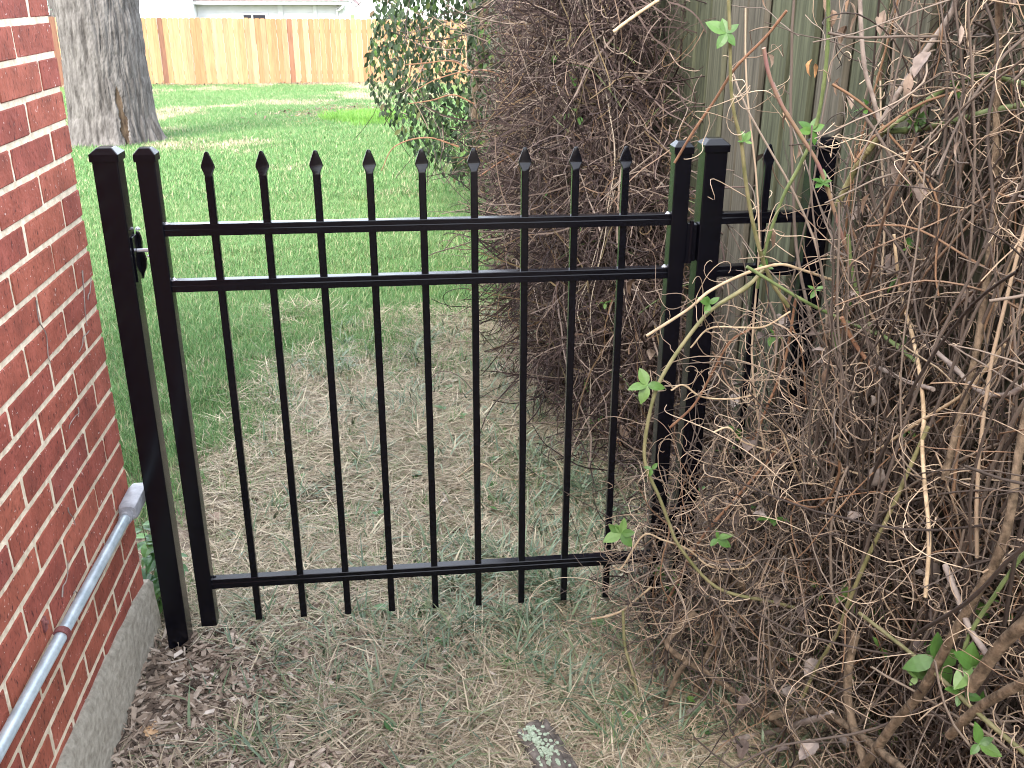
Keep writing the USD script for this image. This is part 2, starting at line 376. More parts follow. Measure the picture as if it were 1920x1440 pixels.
TW = [(0.0, (0.07, 0.052, 0.043)), (0.35, (0.15, 0.112, 0.088)), (0.6, (0.25, 0.192, 0.148)), (0.8, (0.36, 0.28, 0.21)), (0.92, (0.34, 0.20, 0.11)), (1.0, (0.54, 0.44, 0.32))]
island('twig', [(0.0, (0.026, 0.019, 0.016)), (0.4, (0.062, 0.047, 0.039)), (0.66, (0.11, 0.086, 0.071)), (0.84, (0.19, 0.15, 0.118)), (0.92, (0.15, 0.082, 0.045)), (1.0, (0.34, 0.27, 0.195))], 0.8, 0.2)
island('hedge_twig', [(0.0, (0.020, 0.013, 0.012)), (0.45, (0.045, 0.030, 0.027)), (0.7, (0.092, 0.066, 0.056)), (0.9, (0.22, 0.17, 0.135)), (0.94, (0.13, 0.075, 0.045)), (1.0, (0.08, 0.105, 0.045))], 0.85, 0.15)
island('hedge_strand', [(0.0, (0.03, 0.021, 0.018)), (0.4, (0.06, 0.044, 0.037)), (0.7, (0.12, 0.092, 0.075)), (0.9, (0.24, 0.19, 0.15)), (1.0, (0.33, 0.27, 0.20))], 0.8, 0.2)
island('tendril', [(0.0, (0.15, 0.105, 0.075)), (0.6, (0.27, 0.20, 0.14)), (1.0, (0.44, 0.345, 0.25))], 0.7, 0.25)
mottled('vine_green', (0.07, 0.105, 0.035), (0.14, 0.17, 0.07), 30, 0.6, 0.3, bump=None)
mottled('vine_olive', (0.11, 0.11, 0.045), (0.20, 0.175, 0.09), 30, 0.6, 0.3, bump=None)
mottled('vine_tan', (0.25, 0.18, 0.11), (0.42, 0.32, 0.21), 40, 0.7, 0.25, bump=None)
mottled('vine_grey', (0.15, 0.12, 0.105), (0.28, 0.235, 0.205), 40, 0.85, 0.2, bump=(0.5, 0.002))
mottled('vine_red', (0.12, 0.058, 0.034), (0.22, 0.12, 0.07), 40, 0.7, 0.25, bump=None)
mottled('vine_purple', (0.20, 0.10, 0.10), (0.22, 0.17, 0.09), 14, 0.6, 0.3, bump=None)
mottled('woody', (0.06, 0.044, 0.030), (0.175, 0.128, 0.088), 60, 0.95, 0.1, bump=(0.9, 0.006), detail=8)
mottled('log_wood', (0.045, 0.038, 0.033), (0.17, 0.145, 0.125), 30, 0.95, 0.1, stretch=(1.0, 1.0, 1.0), bump=(0.9, 0.006), detail=9)
mottled('lichen', (0.20, 0.25, 0.175), (0.40, 0.46, 0.35), 160, 0.95, 0.1, bump=(0.8, 0.004))
mottled('clod', (0.10, 0.068, 0.047), (0.23, 0.165, 0.115), 40, 0.98, 0.1, bump=(0.9, 0.008))

# ground: soil under the path, green-brown thatch under the lawn, mixed by noise
M('soil', {
    'g': ('geometry', {}), 'sx': ('separate_xyz', {}),
    'n1': ('noise_texture', {'scale': 55, 'detail': 8, 'roughness': 0.7}), 'r1': ('rgb_ramp', {'ramp': [(0.3, (0.06, 0.045, 0.036)), (0.5, (0.17, 0.132, 0.10)), (0.7, (0.33, 0.27, 0.205))]}),
    'r2': ('rgb_ramp', {'ramp': [(0.3, (0.055, 0.085, 0.025)), (0.55, (0.095, 0.145, 0.045)), (0.75, (0.21, 0.19, 0.095))]}),
    'n2': ('noise_texture', {'scale': 1.3, 'detail': 4}),
    'ad': ('math', {'math_type': 'multiply_add', 'value2': 3.0}),
    'mr': ('map_range', {'from_min': 2.0, 'from_max': 3.6, 'clamp': True}),
    'mx': ('mix_color', {}),
}, [('g.position', 'sx.vector'), ('g.position', 'n1.vector'), ('g.position', 'n2.vector'), ('n1.fac', 'r1.fac'), ('n1.fac', 'r2.fac'), ('n2.fac', 'ad.value1'), ('sx.y', 'ad.value3'), ('ad.value', 'mr.value'), ('mr.result', 'mx.fac'), ('r1.color', 'mx.a'), ('r2.color', 'mx.b')],
  'mx.result', 0.97, 0.1, ('n1.fac', 0.9, 0.012))
mottled('pale_drive', (0.36, 0.35, 0.33), (0.46, 0.45, 0.43), 4, 0.9, 0.2, bump=None)

# ---------------------------------------------------------------- ground
_py = np.array([-60, -1, 2, 6, 10.5, 18, 26, 34, 45, 120.0]); _pz = np.array([0, 0, 0, -0.12, -0.27, -0.58, -0.93, -1.45, -1.8, -2.2])
def gz(x, y):
    x = np.asarray(x, float); y = np.asarray(y, float)
    z = np.interp(y, _py, _pz)
    near = np.exp(-np.maximum(0, np.hypot(x - .3, y - .5) - 3) / 3)
    z = z + near * (0.05 * (fbm(x, y, 1.6, 3, 3) - 0.5) + 0.03 * (fbm(x, y, 9, 5, 2) - 0.5)) + (1 - near) * 0.05 * (fbm(x, y, .8, 9, 2) - .5)
    z = z + 0.022 * np.exp(-((x + .24) ** 2 + (y + .15) ** 2) / .02)
    return z
def spaced(a, b, near0, near1, fine, ratio=1.15):
    mid = list(np.arange(near0, near1, fine)); d, lo, hi = fine, [], []
    p = near0
    while p > a:
        d *= ratio; p -= d; lo.append(max(p, a))
    p, d = mid[-1], fine
    while p < b:
        d *= ratio; p += d; hi.append(min(p, b))
    return np.array(lo[::-1] + mid + hi)
gx = spaced(-70, 70, -0.6, 1.5, 0.022, 1.13); gy = spaced(-40, 150, -0.9, 2.2, 0.022, 1.09)
GX, GY = np.meshgrid(gx, gy, indexing='ij'); GV = np.stack([GX, GY, gz(GX, GY)], -1).reshape(-1, 3)
ii = (np.arange(len(gx) - 1)[:, None] * len(gy) + np.arange(len(gy) - 1)[None]).ravel()
GF = np.stack([ii, ii + len(gy), ii + len(gy) + 1, ii + 1], -1)
tag(obj('ground', (GV, GF), 'soil', smooth=True), kind='structure')

# ---------------------------------------------------------------- brick house
house = thing('brick_house', 'red brick house wall with pale mortar and rough concrete footing at left', 'house', (-0.288, 0.06, 0.0))
HB = np.array([-0.288, 0.06, 0.0])
COURSE, ZTOP0 = 0.0678, 1.5165            # ZTOP0: a bed joint at the top of the frame
BL, XW = 0.2255, -0.288
bed = [ZTOP0 - COURSE * n for n in range(-25, 21)]
far_bricks = []
brng = np.random.default_rng(11)
for n, z in enumerate(bed):
    row = n - 25
    zlo, zhi = z - COURSE + 0.0105, z - 0.0005
    odd = (row % 2 == 1)
    ends = [0.06] + [(-0.054 if odd else -0.160) - BL * k for k in range(40)]
    for k in range(len(ends) - 1):
        y1, y0 = ends[k] - (0 if k == 0 else 0.0050), ends[k + 1] + 0.0050
        jx, jz = brng.normal(0, 0.0006), brng.normal(0, 0.0006)
        visible = y1 > -1.3 and zhi > 0.12 and zlo < 1.75
        L = trimesh.convex.convex_hull
        m = box(XW - 0.10, XW + jx, y0 + brng.normal(0, .001), y1 - (0 if k == 0 else abs(brng.normal(0, .001))), zlo + jz, zhi + jz, 0.0022)
        mi = 'brick_%d' % brng.choice(4, p=[.47, .25, .25, .03])
        if visible:
            obj('brick', m, mi, house, base=HB)
        else:
            far_bricks.append(m)
tag(obj('upper_bricks', cat(far_bricks), 'brick_0', house, base=HB), kind='stuff')
# mortar bed behind the brick faces, a rough sheet
my = np.arange(-9, 0.0535, 0.01); my = np.append(my[my > -1.4], 0.0535); mz = np.concatenate([np.arange(0.1, 1.75, 0.0113), np.arange(1.76, 3.01, .2)])
MY, MZ = np.meshgrid(my, mz, indexing='ij')
mx_ = XW - 0.0020 + 0.0016 * (meshkit.fbm(np.stack([MY * 60, MZ * 60, 0 * MY], -1) + 9, 3, 4) - 0.5)
MV = np.stack([mx_, MY, MZ], -1).reshape(-1, 3); jj = (np.arange(len(my) - 1)[:, None] * len(mz) + np.arange(len(mz) - 1)[None]).ravel()
front = (MV, np.stack([jj, jj + len(mz), jj + len(mz) + 1, jj + 1], -1))
back = box(-7.0, XW - 0.012, -9.0, 0.052, -0.4, 3.0)
obj('mortar', cat([front, back]), 'mortar', house, base=HB)
# footing, parged unevenly over the lowest course
fy = np.linspace(-9, 0.082, 420); fy = np.concatenate([np.linspace(-9, -1.4, 20), np.linspace(-1.38, 0.086, 150)])
ftop = np.interp(fy, [-9, -.62, -.19, -.04, .086], [.22, .214, .203, .190, .165]) + 0.012 * (fbm(fy, fy * 0, 14, 2) - .5)
rows = []
for t, off in ((1.0, -0.06), (1.0, 0.004), (0.93, 0.0145), (0.7, 0.016), (0.4, 0.017), (0.1, 0.018), (-0.6, 0.02), (-0.6, -0.06)):
    zz = np.where(t < 0, -0.25, ftop * max(t, 0)) if t < 0 else ftop * t
    n_ = 0.008 * (meshkit.fbm(np.stack([fy * 16, zz * 16, 0 * fy], -1) + 7, 3, 1) - .5)
    rows.append(np.stack([XW + off + n_, fy, zz], -1))
A = np.array(rows); nr, nf = A.shape[:2]
jj = (np.arange(nr - 1)[:, None] * nf + np.arange(nf - 1)[None]).ravel()
endcap = (A[:, -1], np.array([(0, i, i + 1) for i in range(1, nr - 1)]))
obj('footing', cat([(A.reshape(-1, 3), np.stack([jj, jj + 1, jj + nf + 1, jj + nf], -1)), endcap]), 'concrete', house, smooth=40, base=HB)
# eave and roof over the wall, out of the picture but shading it
obj('roof', cat([box(-7.2, -0.12, -9.2, 0.25, 3.02, 3.18), (np.array([(-7.2, -9.2, 3.181), (-.12, -9.2, 3.181), (-.12, .25, 3.181), (-7.2, .25, 3.181), (-3.6, -6.0, 4.7), (-3.6, -3.0, 4.7)]), np.array([(0, 1, 4), (1, 2, 5), (1, 5, 4), (2, 3, 5), (3, 0, 4), (3, 4, 5)]))]), 'roof_shingle', house, base=HB)
# dry creeper remnants on the brick
tw = []
for (ya, za, yb, zb) in ((-.02, 1.02, -.05, .90), (-.04, .90, -.12, .87), (-.18, .76, -.26, .75), (-.33, .62, -.31, .56), (-.30, 1.03, -.28, .90), (-.46, .48, -.39, .52), (-.40, .45, -.36, .41), (-.02, .95, .03, .98)):
    p = np.array([(XW + .004, ya + (yb - ya) * t + brng.normal(0, .006), za + (zb - za) * t + brng.normal(0, .006)) for t in np.linspace(0, 1, 5)])
    tw.append(tube(p, [.0016, .0008], 4, 14))
tag(obj('dry_creeper', cat(tw), 'vine_grey', house, base=HB), kind='stuff')

# ---------------------------------------------------------------- conduit on the wall
cz0, cz1 = 0.477, 0.442
cb = (XW + .028, -0.05, cz1)
con = thing('electrical_conduit', 'grey galvanized conduit running down the brick wall to a cast box', 'conduit', cb)
pth = np.array([(XW + .028, y, np.interp(y, [-3, -.05], [cz0 + .07, cz1])) for y in np.linspace(-2.6, -0.052, 12)])
obj('pipe', tube(pth, 0.0118, 16, 40), 'galvanized', con, smooth=50, base=cb)
obj('coupling', cat([tube([(XW + .028, -.088, cz1 + .0008), (XW + .028, -.052, cz1)], 0.0152, 16, 6), tube([(XW + .028, -.072, cz1 + .0008), (XW + .028, -.064, cz1)], 0.0175, 16, 6)]), 'cast_metal', con, smooth=40, base=cb)
obj('junction_box', cat([loft([rrect(.036, .032, -.05, .008), rrect(.044, .038, -.025, .010), rrect(.044, .038, .062, .010), rrect(.038, .032, .07, .010)])]), 'cast_metal', con, smooth=35)
jb = stage.GetPrimAtPath(str(con.GetPath()) + '/junction_box'); UsdGeom.Xformable(jb).AddTransformOp().Set(Gf.Matrix4d(1, 0, 0, 0, 0, 0, 1, 0, 0, -1, 0, 0, 0, 0, 0, 1) * Gf.Matrix4d().SetTranslate(Gf.Vec3d(0.002, 0.05, 0.006)))
sy = -0.545; sz = float(np.interp(sy, [-3, -.05], [cz0 + .07, cz1]))
ring = [(XW + .028 + .0135 * math.cos(a), sy, sz + .0135 * math.sin(a)) for a in np.linspace(-2.2, 2.6, 12)]
obj('strap', cat([tube([(x, sy + dy, z) for (x, _, z) in ring], .0024, 6, 40) for dy in (-.006, -.002, .002, .006)] + [box(XW - .001, XW + .004, sy - .008, sy + .008, sz + .012, sz + .040, .001)]), 'strap_paint', con, smooth=50, base=cb)
obj('screw', tube([(XW + .003, sy, sz + .03), (XW + .009, sy, sz + .03)], .004, 8, 4), 'strap_paint', con, base=cb)

# ---------------------------------------------------------------- gate and posts
def post_mesh(cx, w, z0, z1):
    return loft([rrect(w, w, z0, .003, cx, 0), rrect(w, w, z1, .003, cx, 0)])
def cap_mesh(cx, w, z1):
    return loft([rrect(w, w, z1 - .015, .0015, cx, 0, 2), rrect(w + .0005, w + .0005, z1, .0015, cx, 0, 2), rrect(w * .56, w * .56, z1 + .0115, .002, cx, 0, 2), rrect(w * .50, w * .50, z1 + .0122, .002, cx, 0, 2)])
def finial_mesh(cx, z0):
    """A tube end pressed flat into a spear."""
    w0, R = .0162, []
    for (z, w, d) in ((0, .0162, .0162), (.004, .0172, .0158), (.009, .0205, .0125), (.0135, .0255, .0085), (.0165, .0285, .0062), (.019, .0292, .0055), (.024, .0272, .0055), (.034, .0198, .0055), (.043, .0128, .0053), (.0475, .0098, .0048), (.0498, .0070, .0036), (.0507, .0034, .002)):
        R.append(rrect(w, d, z0 + z, min(.0022, d * .4), cx, 0))
    return loft(R)
RAILPROF = Polygon([(-.0127, 0), (.0127, 0), (.0127, .0235), (.0112, .0252), (-.0098, .0252), (-.0112, .0238), (-.0112, .0145), (-.0127, .0133)])
def rail_mesh(x0, x1, z):
    m = trimesh.creation.extrude_polygon(RAILPROF, x1 - x0, engine='earcut'); v = np.asarray(m.vertices)      # extruded along z
    return np.stack([x0 + v[:, 2], v[:, 0], z + v[:, 1]], -1), np.asarray(m.faces)
def screw_mesh(x, y, z, r=.0042):
    m = trimesh.creation.icosphere(1, r); m.apply_scale([1, 1, .7]); m.apply_translation([x, y, z])
    h = trimesh.creation.cylinder(r * 1.5, .0016, sections=10); h.apply_translation([x, y, z - r * .5])
    return cat([m, h])
S0 = 0.1127
def ladder(root, base, xs, x0, x1, pick_bottom):
    for zr in (1.0853, 0.9605, 0.1885):
        obj('rail', rail_mesh(x0, x1, zr), 'black_coat', root, base=base)
    for x in xs:
        p = obj('picket', loft([rrect(.0162, .0162, pick_bottom, .002, x, 0), rrect(.0162, .0162, 1.2112, .002, x, 0)]), 'black_coat', root, base=base)
        f = meshkit.arrays(finial_mesh(x, 1.2112), 30)
        m = obj('finial', (f[0], f[1]), 'black_coat', p, smooth=30, base=base)
GB = (-0.1225, 0, 0)
gate = thing('metal_gate', 'black metal gate with nine spear topped pickets and three rails', 'gate', GB)
for cx in (-0.1225, 1.0275):
    u = obj('upright', post_mesh(cx, .0385, .083, 1.2545), 'black_coat', gate, smooth=35, base=GB)
    obj('cap', cap_mesh(cx, .0445, 1.2605), 'black_coat', u, base=GB)
ladder(gate, GB, [k * S0 for k in range(9)], -0.1032, 1.0082, 0.085)
for (x, z) in ((-.099, 1.1125), (-.099, .9885), (1.0035, 1.1125), (1.0035, .9885)):
    obj('screw', screw_mesh(x, -.004, z), 'zinc', gate, base=GB)
for (x, z) in ((-.099, .2145), (1.0035, .2145)):
    obj('screw', screw_mesh(x, .004, z), 'black_coat', gate, base=GB)
obj('latch_rod', tube([(-.172, .012, 1.051), (-.1418, .012, 1.051)], .0042, 10, 4), 'zinc', gate, smooth=50, base=GB)
for zc in (1.043, .30):
    obj('hinge', cat([box(1.0470, 1.0555, -.017, .016, zc - .047, zc + .047, .0015), box(1.0560, 1.0725, -.014, .016, zc - .043, zc + .043, .0015), tube([(1.0585, -.0145, zc - .046), (1.0585, -.0145, zc + .052)], .0055, 8, 4)]), 'black_coat', gate, smooth=35, base=GB)
    for dz in (-.025, .0):
        obj('hinge_screw', screw_mesh(1.066, -.0145, zc + dz, .0022), 'black_coat', gate, base=GB)

PB = (-0.2015, 0, 0)
lpost = thing('latch_post', 'square black metal post with flat pyramid cap beside the brick corner', 'post', PB)
obj('post', post_mesh(-.2015, .0515, -.3, 1.2465), 'black_coat', lpost, smooth=35, base=PB)
obj('cap', cap_mesh(-.2015, .0585, 1.2625), 'black_coat', lpost, base=PB)
prof = [(1.088, .003), (1.085, .006), (1.076, .009), (1.062, .010), (1.053, .009), (1.046, .008), (1.038, .011), (1.026, .014), (1.014, .014), (1.003, .011), (.994, .006), (.982, .003)]
lat = loft([[(-.1752, .030, z), (-.1752 + w, .030, z), (-.1752 + w, .040, z), (-.1752, .040, z)] for z, w in prof])
obj('latch', cat([lat, box(-.1755, -.1725, -.012, .028, .985, 1.085, .001)]), 'black_coat', lpost, smooth=30, base=PB)
obj('latch_pin', screw_mesh(-.170, .033, 1.095, .0042), 'zinc', lpost, base=PB)
obj('latch_tip', tube([(-.158, .035, 1.031), (-.150, .035, 1.034)], .0022, 6, 4), 'zinc', lpost, base=PB)

FB = (1.0995, 0, 0)
fpan = thing('metal_fence', 'short black metal fence section between gate hinge and wooden fence, behind vines', 'fence', FB)
for cx in (1.0995, 1.3525):
    p = obj('post', post_mesh(cx, .0515, -.3, 1.2490), 'black_coat', fpan, smooth=35, base=FB)
    obj('cap', cap_mesh(cx, .0585, 1.2650), 'black_coat', p, base=FB)
ladder(fpan, FB, [1.229], 1.1253, 1.3267, 0.085)
for x in (1.1305, 1.3215):
    for z in (1.1125, .9885):
        obj('screw', screw_mesh(x, -.004, z, .003), 'black_coat', fpan, base=FB)

# ---------------------------------------------------------------- weathered wooden fence on the right
XF = 1.435
wf = thing('wooden_fence', 'tall weathered grey green board fence behind the vines on the right', 'fence', (XF, 0, 0))
WB = np.array((XF, 0, 0))
wr = np.random.default_rng(5)
y = -4.5
def board(x0, x1, y0, y1, z0, z1, dogear=.02):
    pts = np.array([(y0, z0), (y1, z0), (y1, z1 - dogear), (y1 - dogear, z1), (y0 + dogear, z1), (y0, z1 - dogear)])
    lean = wr.normal(0, .004); rings = []
    for x in (x0, x1):
        rings.append(np.stack([np.full(6, x), pts[:, 0] + lean * (pts[:, 1] - z0), pts[:, 1]], -1))
    return loft(rings)
while y < 12.5:
    w = wr.uniform(.128, .142); gap = wr.uniform(.03, .055); jx = wr.normal(0, .004)
    gzz = float(gz(XF, y)) - .05
    obj('board', board(XF + jx, XF + jx + .017, y, y + w, gzz, gzz + 1.93 + wr.normal(0, .012)), 'grey_wood_%d' % wr.integers(0, 4), wf, base=WB)
    obj('board', board(XF + .024, XF + .041, y + w - .045, y + w + gap + .05, gzz, gzz + 1.92 + wr.normal(0, .012)), 'grey_wood_%d' % wr.integers(0, 4), wf, base=WB)
    y += w + gap
for zz in (.35, 1.0, 1.62):
    obj('rail', box(XF + .046, XF + .085, -4.5, 2.3, zz - .045, zz + .045), 'grey_wood_1', wf, base=WB)

# ---------------------------------------------------------------- cedar fence across the yard
CY = 26.0
cf = thing('cedar_fence', 'new orange cedar board fence along the far end of the lawn', 'fence', (-3, CY, -0.95))
CB = np.array((-3, CY, -0.95)); cr = np.random.default_rng(21)
x = -12.5; k = 0
while x < 4.6:
    w = cr.uniform(.132, .142); g0 = -0.945 - .015 * x - (0.02 if False else 0)
    zb = float(np.interp(x, [-12, -6.35, -.2, 4.6], [-.78, -.885, -1.03, -1.12])); zt = float(np.interp(x, [-12, -6.39, -.14, 4.6], [.84, .803, .765, .74]))
    tone = cr.choice(7, p=[.24, .12, .27, .04, .14, .15, .04])
    d = .014 if k % 2 else 0
    pts = np.array([(x, zb - .1), (x + w, zb - .1), (x + w, zt - .025), (x + w - .025, zt), (x + .025, zt), (x, zt - .025)]) + np.array([0, cr.normal(0, .006)])
    obj('board', loft([np.stack([pts[:, 0], np.full(6, CY + d + yy), pts[:, 1]], -1) for yy in (.017, 0)]), 'cedar_%d' % tone, cf, base=CB)
    x += w + .004; k += 1
for zz in (-.6, .45):
    obj('rail', box(-12.5, 4.6, CY + .034, CY + .075, zz - .045, zz + .045), 'cedar_1', cf, base=CB)

# ---------------------------------------------------------------- white neighbour house beyond the cedar fence
HY = 34.0
nb = thing('white_house', 'white sided neighbour house with low eave and downspout beyond cedar fence', 'house', (-5, HY, -1.5))
NB = np.array((-5, HY, -1.5))
obj('wall', box(-6.25, -1.32, HY + .02, HY + 6, -1.9, 1.06), 'white_paint', nb, base=NB)
z = -1.2
while z < 1.0:                                             # lap siding, each course a sloped strip
    for (xa, xb, yy) in ((-6.2, -1.40, HY + .018),):
        v = np.array([(xa, yy - .022, z), (xb, yy - .022, z), (xb, yy - .003, z + .128), (xa, yy - .003, z + .128), (xa, yy, z), (xb, yy, z)])
        obj('siding_board', (v, np.array([(0, 1, 2), (0, 2, 3), (0, 5, 1), (0, 4, 5)])), 'white_paint', nb, base=NB)
    z += .13
obj('wing', box(-14, -6.22, HY - .9, HY + 6, -1.9, 3.2), 'white_paint', nb, base=NB)
z = -1.2
while z < 1.4:
    yy = HY - .9; v = np.array([(-14, yy - .026, z), (-6.22, yy - .026, z), (-6.22, yy - .004, z + .158), (-14, yy - .004, z + .158), (-14, yy, z), (-6.22, yy, z)])
    obj('siding_board', (v, np.array([(0, 1, 2), (0, 2, 3), (0, 5, 1), (0, 4, 5)])), 'white_paint', nb, base=NB)
    z += .16
for (xa, xb) in ((-3.52, -3.35), (-2.33, -2.21), (-1.46, -1.318)):
    obj('trim_board', box(xa, xb, HY - .06, HY + .03, -1.9, 1.02), 'white_paint', nb, base=NB)
obj('fascia', box(-6.3, -1.05, HY - .50, HY - .47, 1.005, 1.12), 'white_paint', nb, base=NB)
obj('soffit', box(-6.3, -1.05, HY - .465, HY + .02, 1.02, 1.045), 'soffit', nb, base=NB)
obj('roof', (np.array([(-6.3, HY - .55, 1.121), (-.95, HY - .55, 1.121), (-.62, HY - .3, .86), (-.95, HY + 3, 1.121), (-1.5, HY + 3, 2.6), (-6.3, HY + 3, 2.6), (-6.3, HY + 6, 1.121), (-.95, HY + 6, 1.121), (-1.05, HY - .5, 1.10), (-.74, HY - .3, .84), (-1.05, HY + .5, 1.10)]), np.array([(0, 1, 4), (0, 4, 5), (1, 3, 4), (5, 4, 7), (5, 7, 6), (1, 2, 3), (3, 7, 4), (8, 10, 9)])), 'roof_shingle', nb, base=NB)
obj('downspout', tube([(-1.28, HY - .50, 1.06), (-1.30, HY - .44, .93), (-1.50, HY - .14, .80), (-1.52, HY - .10, .7), (-1.52, HY - .10, -1.5)], .045, 8, 40), 'white_paint', nb, smooth=50, base=NB)
wn = obj('window', box(-4.78, -3.85, HY - .05, HY - .0, -.35, .72), 'white_paint', nb, base=NB)
obj('pane', box(-4.68, -4.42, HY - .056, HY - .052, -.28, .66), 'dark_window', wn, base=NB)
obj('pane', box(-4.36, -3.95, HY - .056, HY - .052, -.28, .66), 'dark_window', wn, base=NB)
gar = thing('white_garage', 'plain white garage wall glimpsed between the house eave and the shrub', 'garage', (0, 44, -1.8))
GA = np.array((0, 44, -1.8))
obj('wall', box(-1.3, 4.5, 44, 50, -2.2, 1.7), 'white_paint', gar, base=GA)
obj('roof', box(-1.6, 4.8, 43.6, 50.4, 1.701, 1.85), 'roof_shingle', gar, base=GA)
wq = obj('window', box(.05, .75, 43.95, 43.999, -.2, .5), 'white_paint', gar, base=GA)
obj('pane', box(.12, .68, 43.94, 43.948, -.12, .42), 'dark_window', wq, base=GA)

# ---------------------------------------------------------------- big tree
TX, TY = -3.20, 10.95
tree = thing('big_tree', 'thick grey furrowed tree trunk on the lawn behind the latch post', 'tree', (TX, TY, float(gz(TX, TY))))
TB = np.array((TX, TY, float(gz(TX, TY)) - .0))
na, nz_ = 420, 230
aa = np.linspace(0, 2 * np.pi, na, endpoint=False); zz = np.concatenate([np.linspace(-.15, 2.3, nz_), np.linspace(2.4, 7.5, 40)])
AA, ZZ = np.meshgrid(aa, zz, indexing='ij')
rad = 0.50 + 0.16 * np.exp(-(ZZ + .15) / .22) + .03 * np.exp(-ZZ / .9) - .008 * ZZ
rad = rad * (1 + .10 * np.exp(-np.maximum(ZZ, 0) / .35) * np.sin(AA * 5 + 1.2) + .03 * np.sin(AA * 3 + .5 + ZZ * .5))
cxs, sxs = np.cos(AA), np.sin(AA)
wob = meshkit.fbm(np.stack([cxs * 3, sxs * 3, ZZ * 1.2], -1) + 30, 3, 3)
p1 = np.stack([cxs * 9 + wob * 2.2, sxs * 9 + wob * 2.2, ZZ * 1.5], -1) + 70
r1 = 1 - np.abs(2 * meshkit.noise(p1, 5) - 1) ** .6
p2 = np.stack([cxs * 21 + wob * 3, sxs * 21 + wob * 3, ZZ * 4.2], -1) + 20
r2 = 1 - np.abs(2 * meshkit.noise(p2, 8) - 1) ** .6
rad = rad - .030 * r1 - .016 * r2 + .012 * meshkit.fbm(np.stack([cxs * 40, sxs * 40, ZZ * 30], -1) + 11, 2, 2)
# scar of missing bark, facing the camera side
sa, sz0, sz1 = -1.02, .08, .72
cen = sa - .10 * (ZZ - sz0); half = .10 * np.clip(1 - ((ZZ - .36) / .38) ** 2, 0, 1) ** .8 * (1 + 1.5 * (meshkit.fbm(np.stack([AA * 6, ZZ * 9, 0 * AA], -1) + 3, 3, 7) - .5))
da = (AA - cen + np.pi) % (2 * np.pi) - np.pi
scar = np.abs(da) < half
rad = np.where(scar, rad * 0 + (0.50 + 0.16 * np.exp(-(ZZ + .15) / .22) + .03 * np.exp(-ZZ / .9)) * .93 - .01 * meshkit.fbm(np.stack([AA * 50, ZZ * 3, 0 * ZZ], -1), 2, 4), rad)
TV = np.stack([TX + rad * cxs + .02 * ZZ, TY + rad * sxs, ZZ + TB[2]], -1).reshape(-1, 3); n2 = len(zz)
I, J = np.meshgrid(np.arange(na), np.arange(n2 - 1), indexing='ij'); I2 = (I + 1) % na
TF = np.stack([I * n2 + J, I2 * n2 + J, I2 * n2 + J + 1, I * n2 + J + 1], -1).reshape(-1, 4)
onscar = (scar[I, J] & scar[I2, J]).ravel()
def used_only(v, f):
    k = np.unique(f); m = np.zeros(len(v), int); m[k] = np.arange(len(k))
    return v[k], m[f]
obj('trunk', used_only(TV, TF[~onscar]), 'bark', tree, smooth=True, base=TB)
obj('bare_wood', used_only(TV, TF[onscar]), 'bare_wood', tree, smooth=True, base=TB)
lr = np.random.default_rng(3); limbs = []
for i in range(9):
    a = lr.uniform(0, 6.28); z0 = lr.uniform(4.5, 7.2); L = lr.uniform(3, 5.5)
    d = np.array([math.cos(a), math.sin(a), .75]); p = strands(np.array([[TX, TY, z0 + TB[2]]]), d[None], np.array([L]), 8, .35, -.05, lr)[0]
    limbs.append(tube(p, [.19, .03], 8, 40))
    S = 14; k = lr.integers(2, 8, S); dd = lr.normal(size=(S, 3)) * .7 + d
    limbs.append(tubes(strands(p[k], dd, lr.uniform(.8, 2.2, S), 8, .3, 0, lr), np.linspace(.03, .004, 8)[None].repeat(S, 0), 4))
obj('crown', cat(limbs), 'bark', tree, base=TB)

# evergreen tree whose drooping boughs hang in front of the white house
pt = thing('pine_tree', 'blue green conifer with drooping boughs behind the big trunk and cedar fence', 'tree', (-9.6, 30, float(gz(-9.6, 30))))
PT = np.array((-9.6, 30, float(gz(-9.6, 30))))
obj('trunk', tube([PT, PT + (0, 0, 3), PT + (0, 0, 6.5)], [.16, .12, .03], 10), 'bark', pt, base=PT)
pr_ = np.random.default_rng(9); nd, bo = [], []
for i in range(46):
    a = pr_.uniform(0, 6.28); z0 = pr_.uniform(1.3, 6); L = (6.8 - z0) * .42 * pr_.uniform(.8, 1.1)
    p = strands(PT[None] + [[0, 0, z0]], np.array([[math.cos(a), math.sin(a), .1]]), np.array([L]), 8, .12, .09, pr_)[0]
    bo.append(tube(p, [.03, .006], 5, 16)); S = 190; k = pr_.random(S) ** .7
    q = spline(p, 60)[(k * 59).astype(int)] + pr_.normal(0, .05, (S, 3))
    d = pr_.normal(size=(S, 3)) + [math.cos(a), math.sin(a), -.8]
    nd.append(tubes(strands(q, d, np.full(S, .16), 3, .1, .05, pr_), np.full((S, 3), .006), 3))
tag(obj('boughs', cat(bo), 'bark', pt, base=PT), kind='stuff')
tag(obj('needles', cat(nd), 'needle', pt, base=PT), kind='stuff')

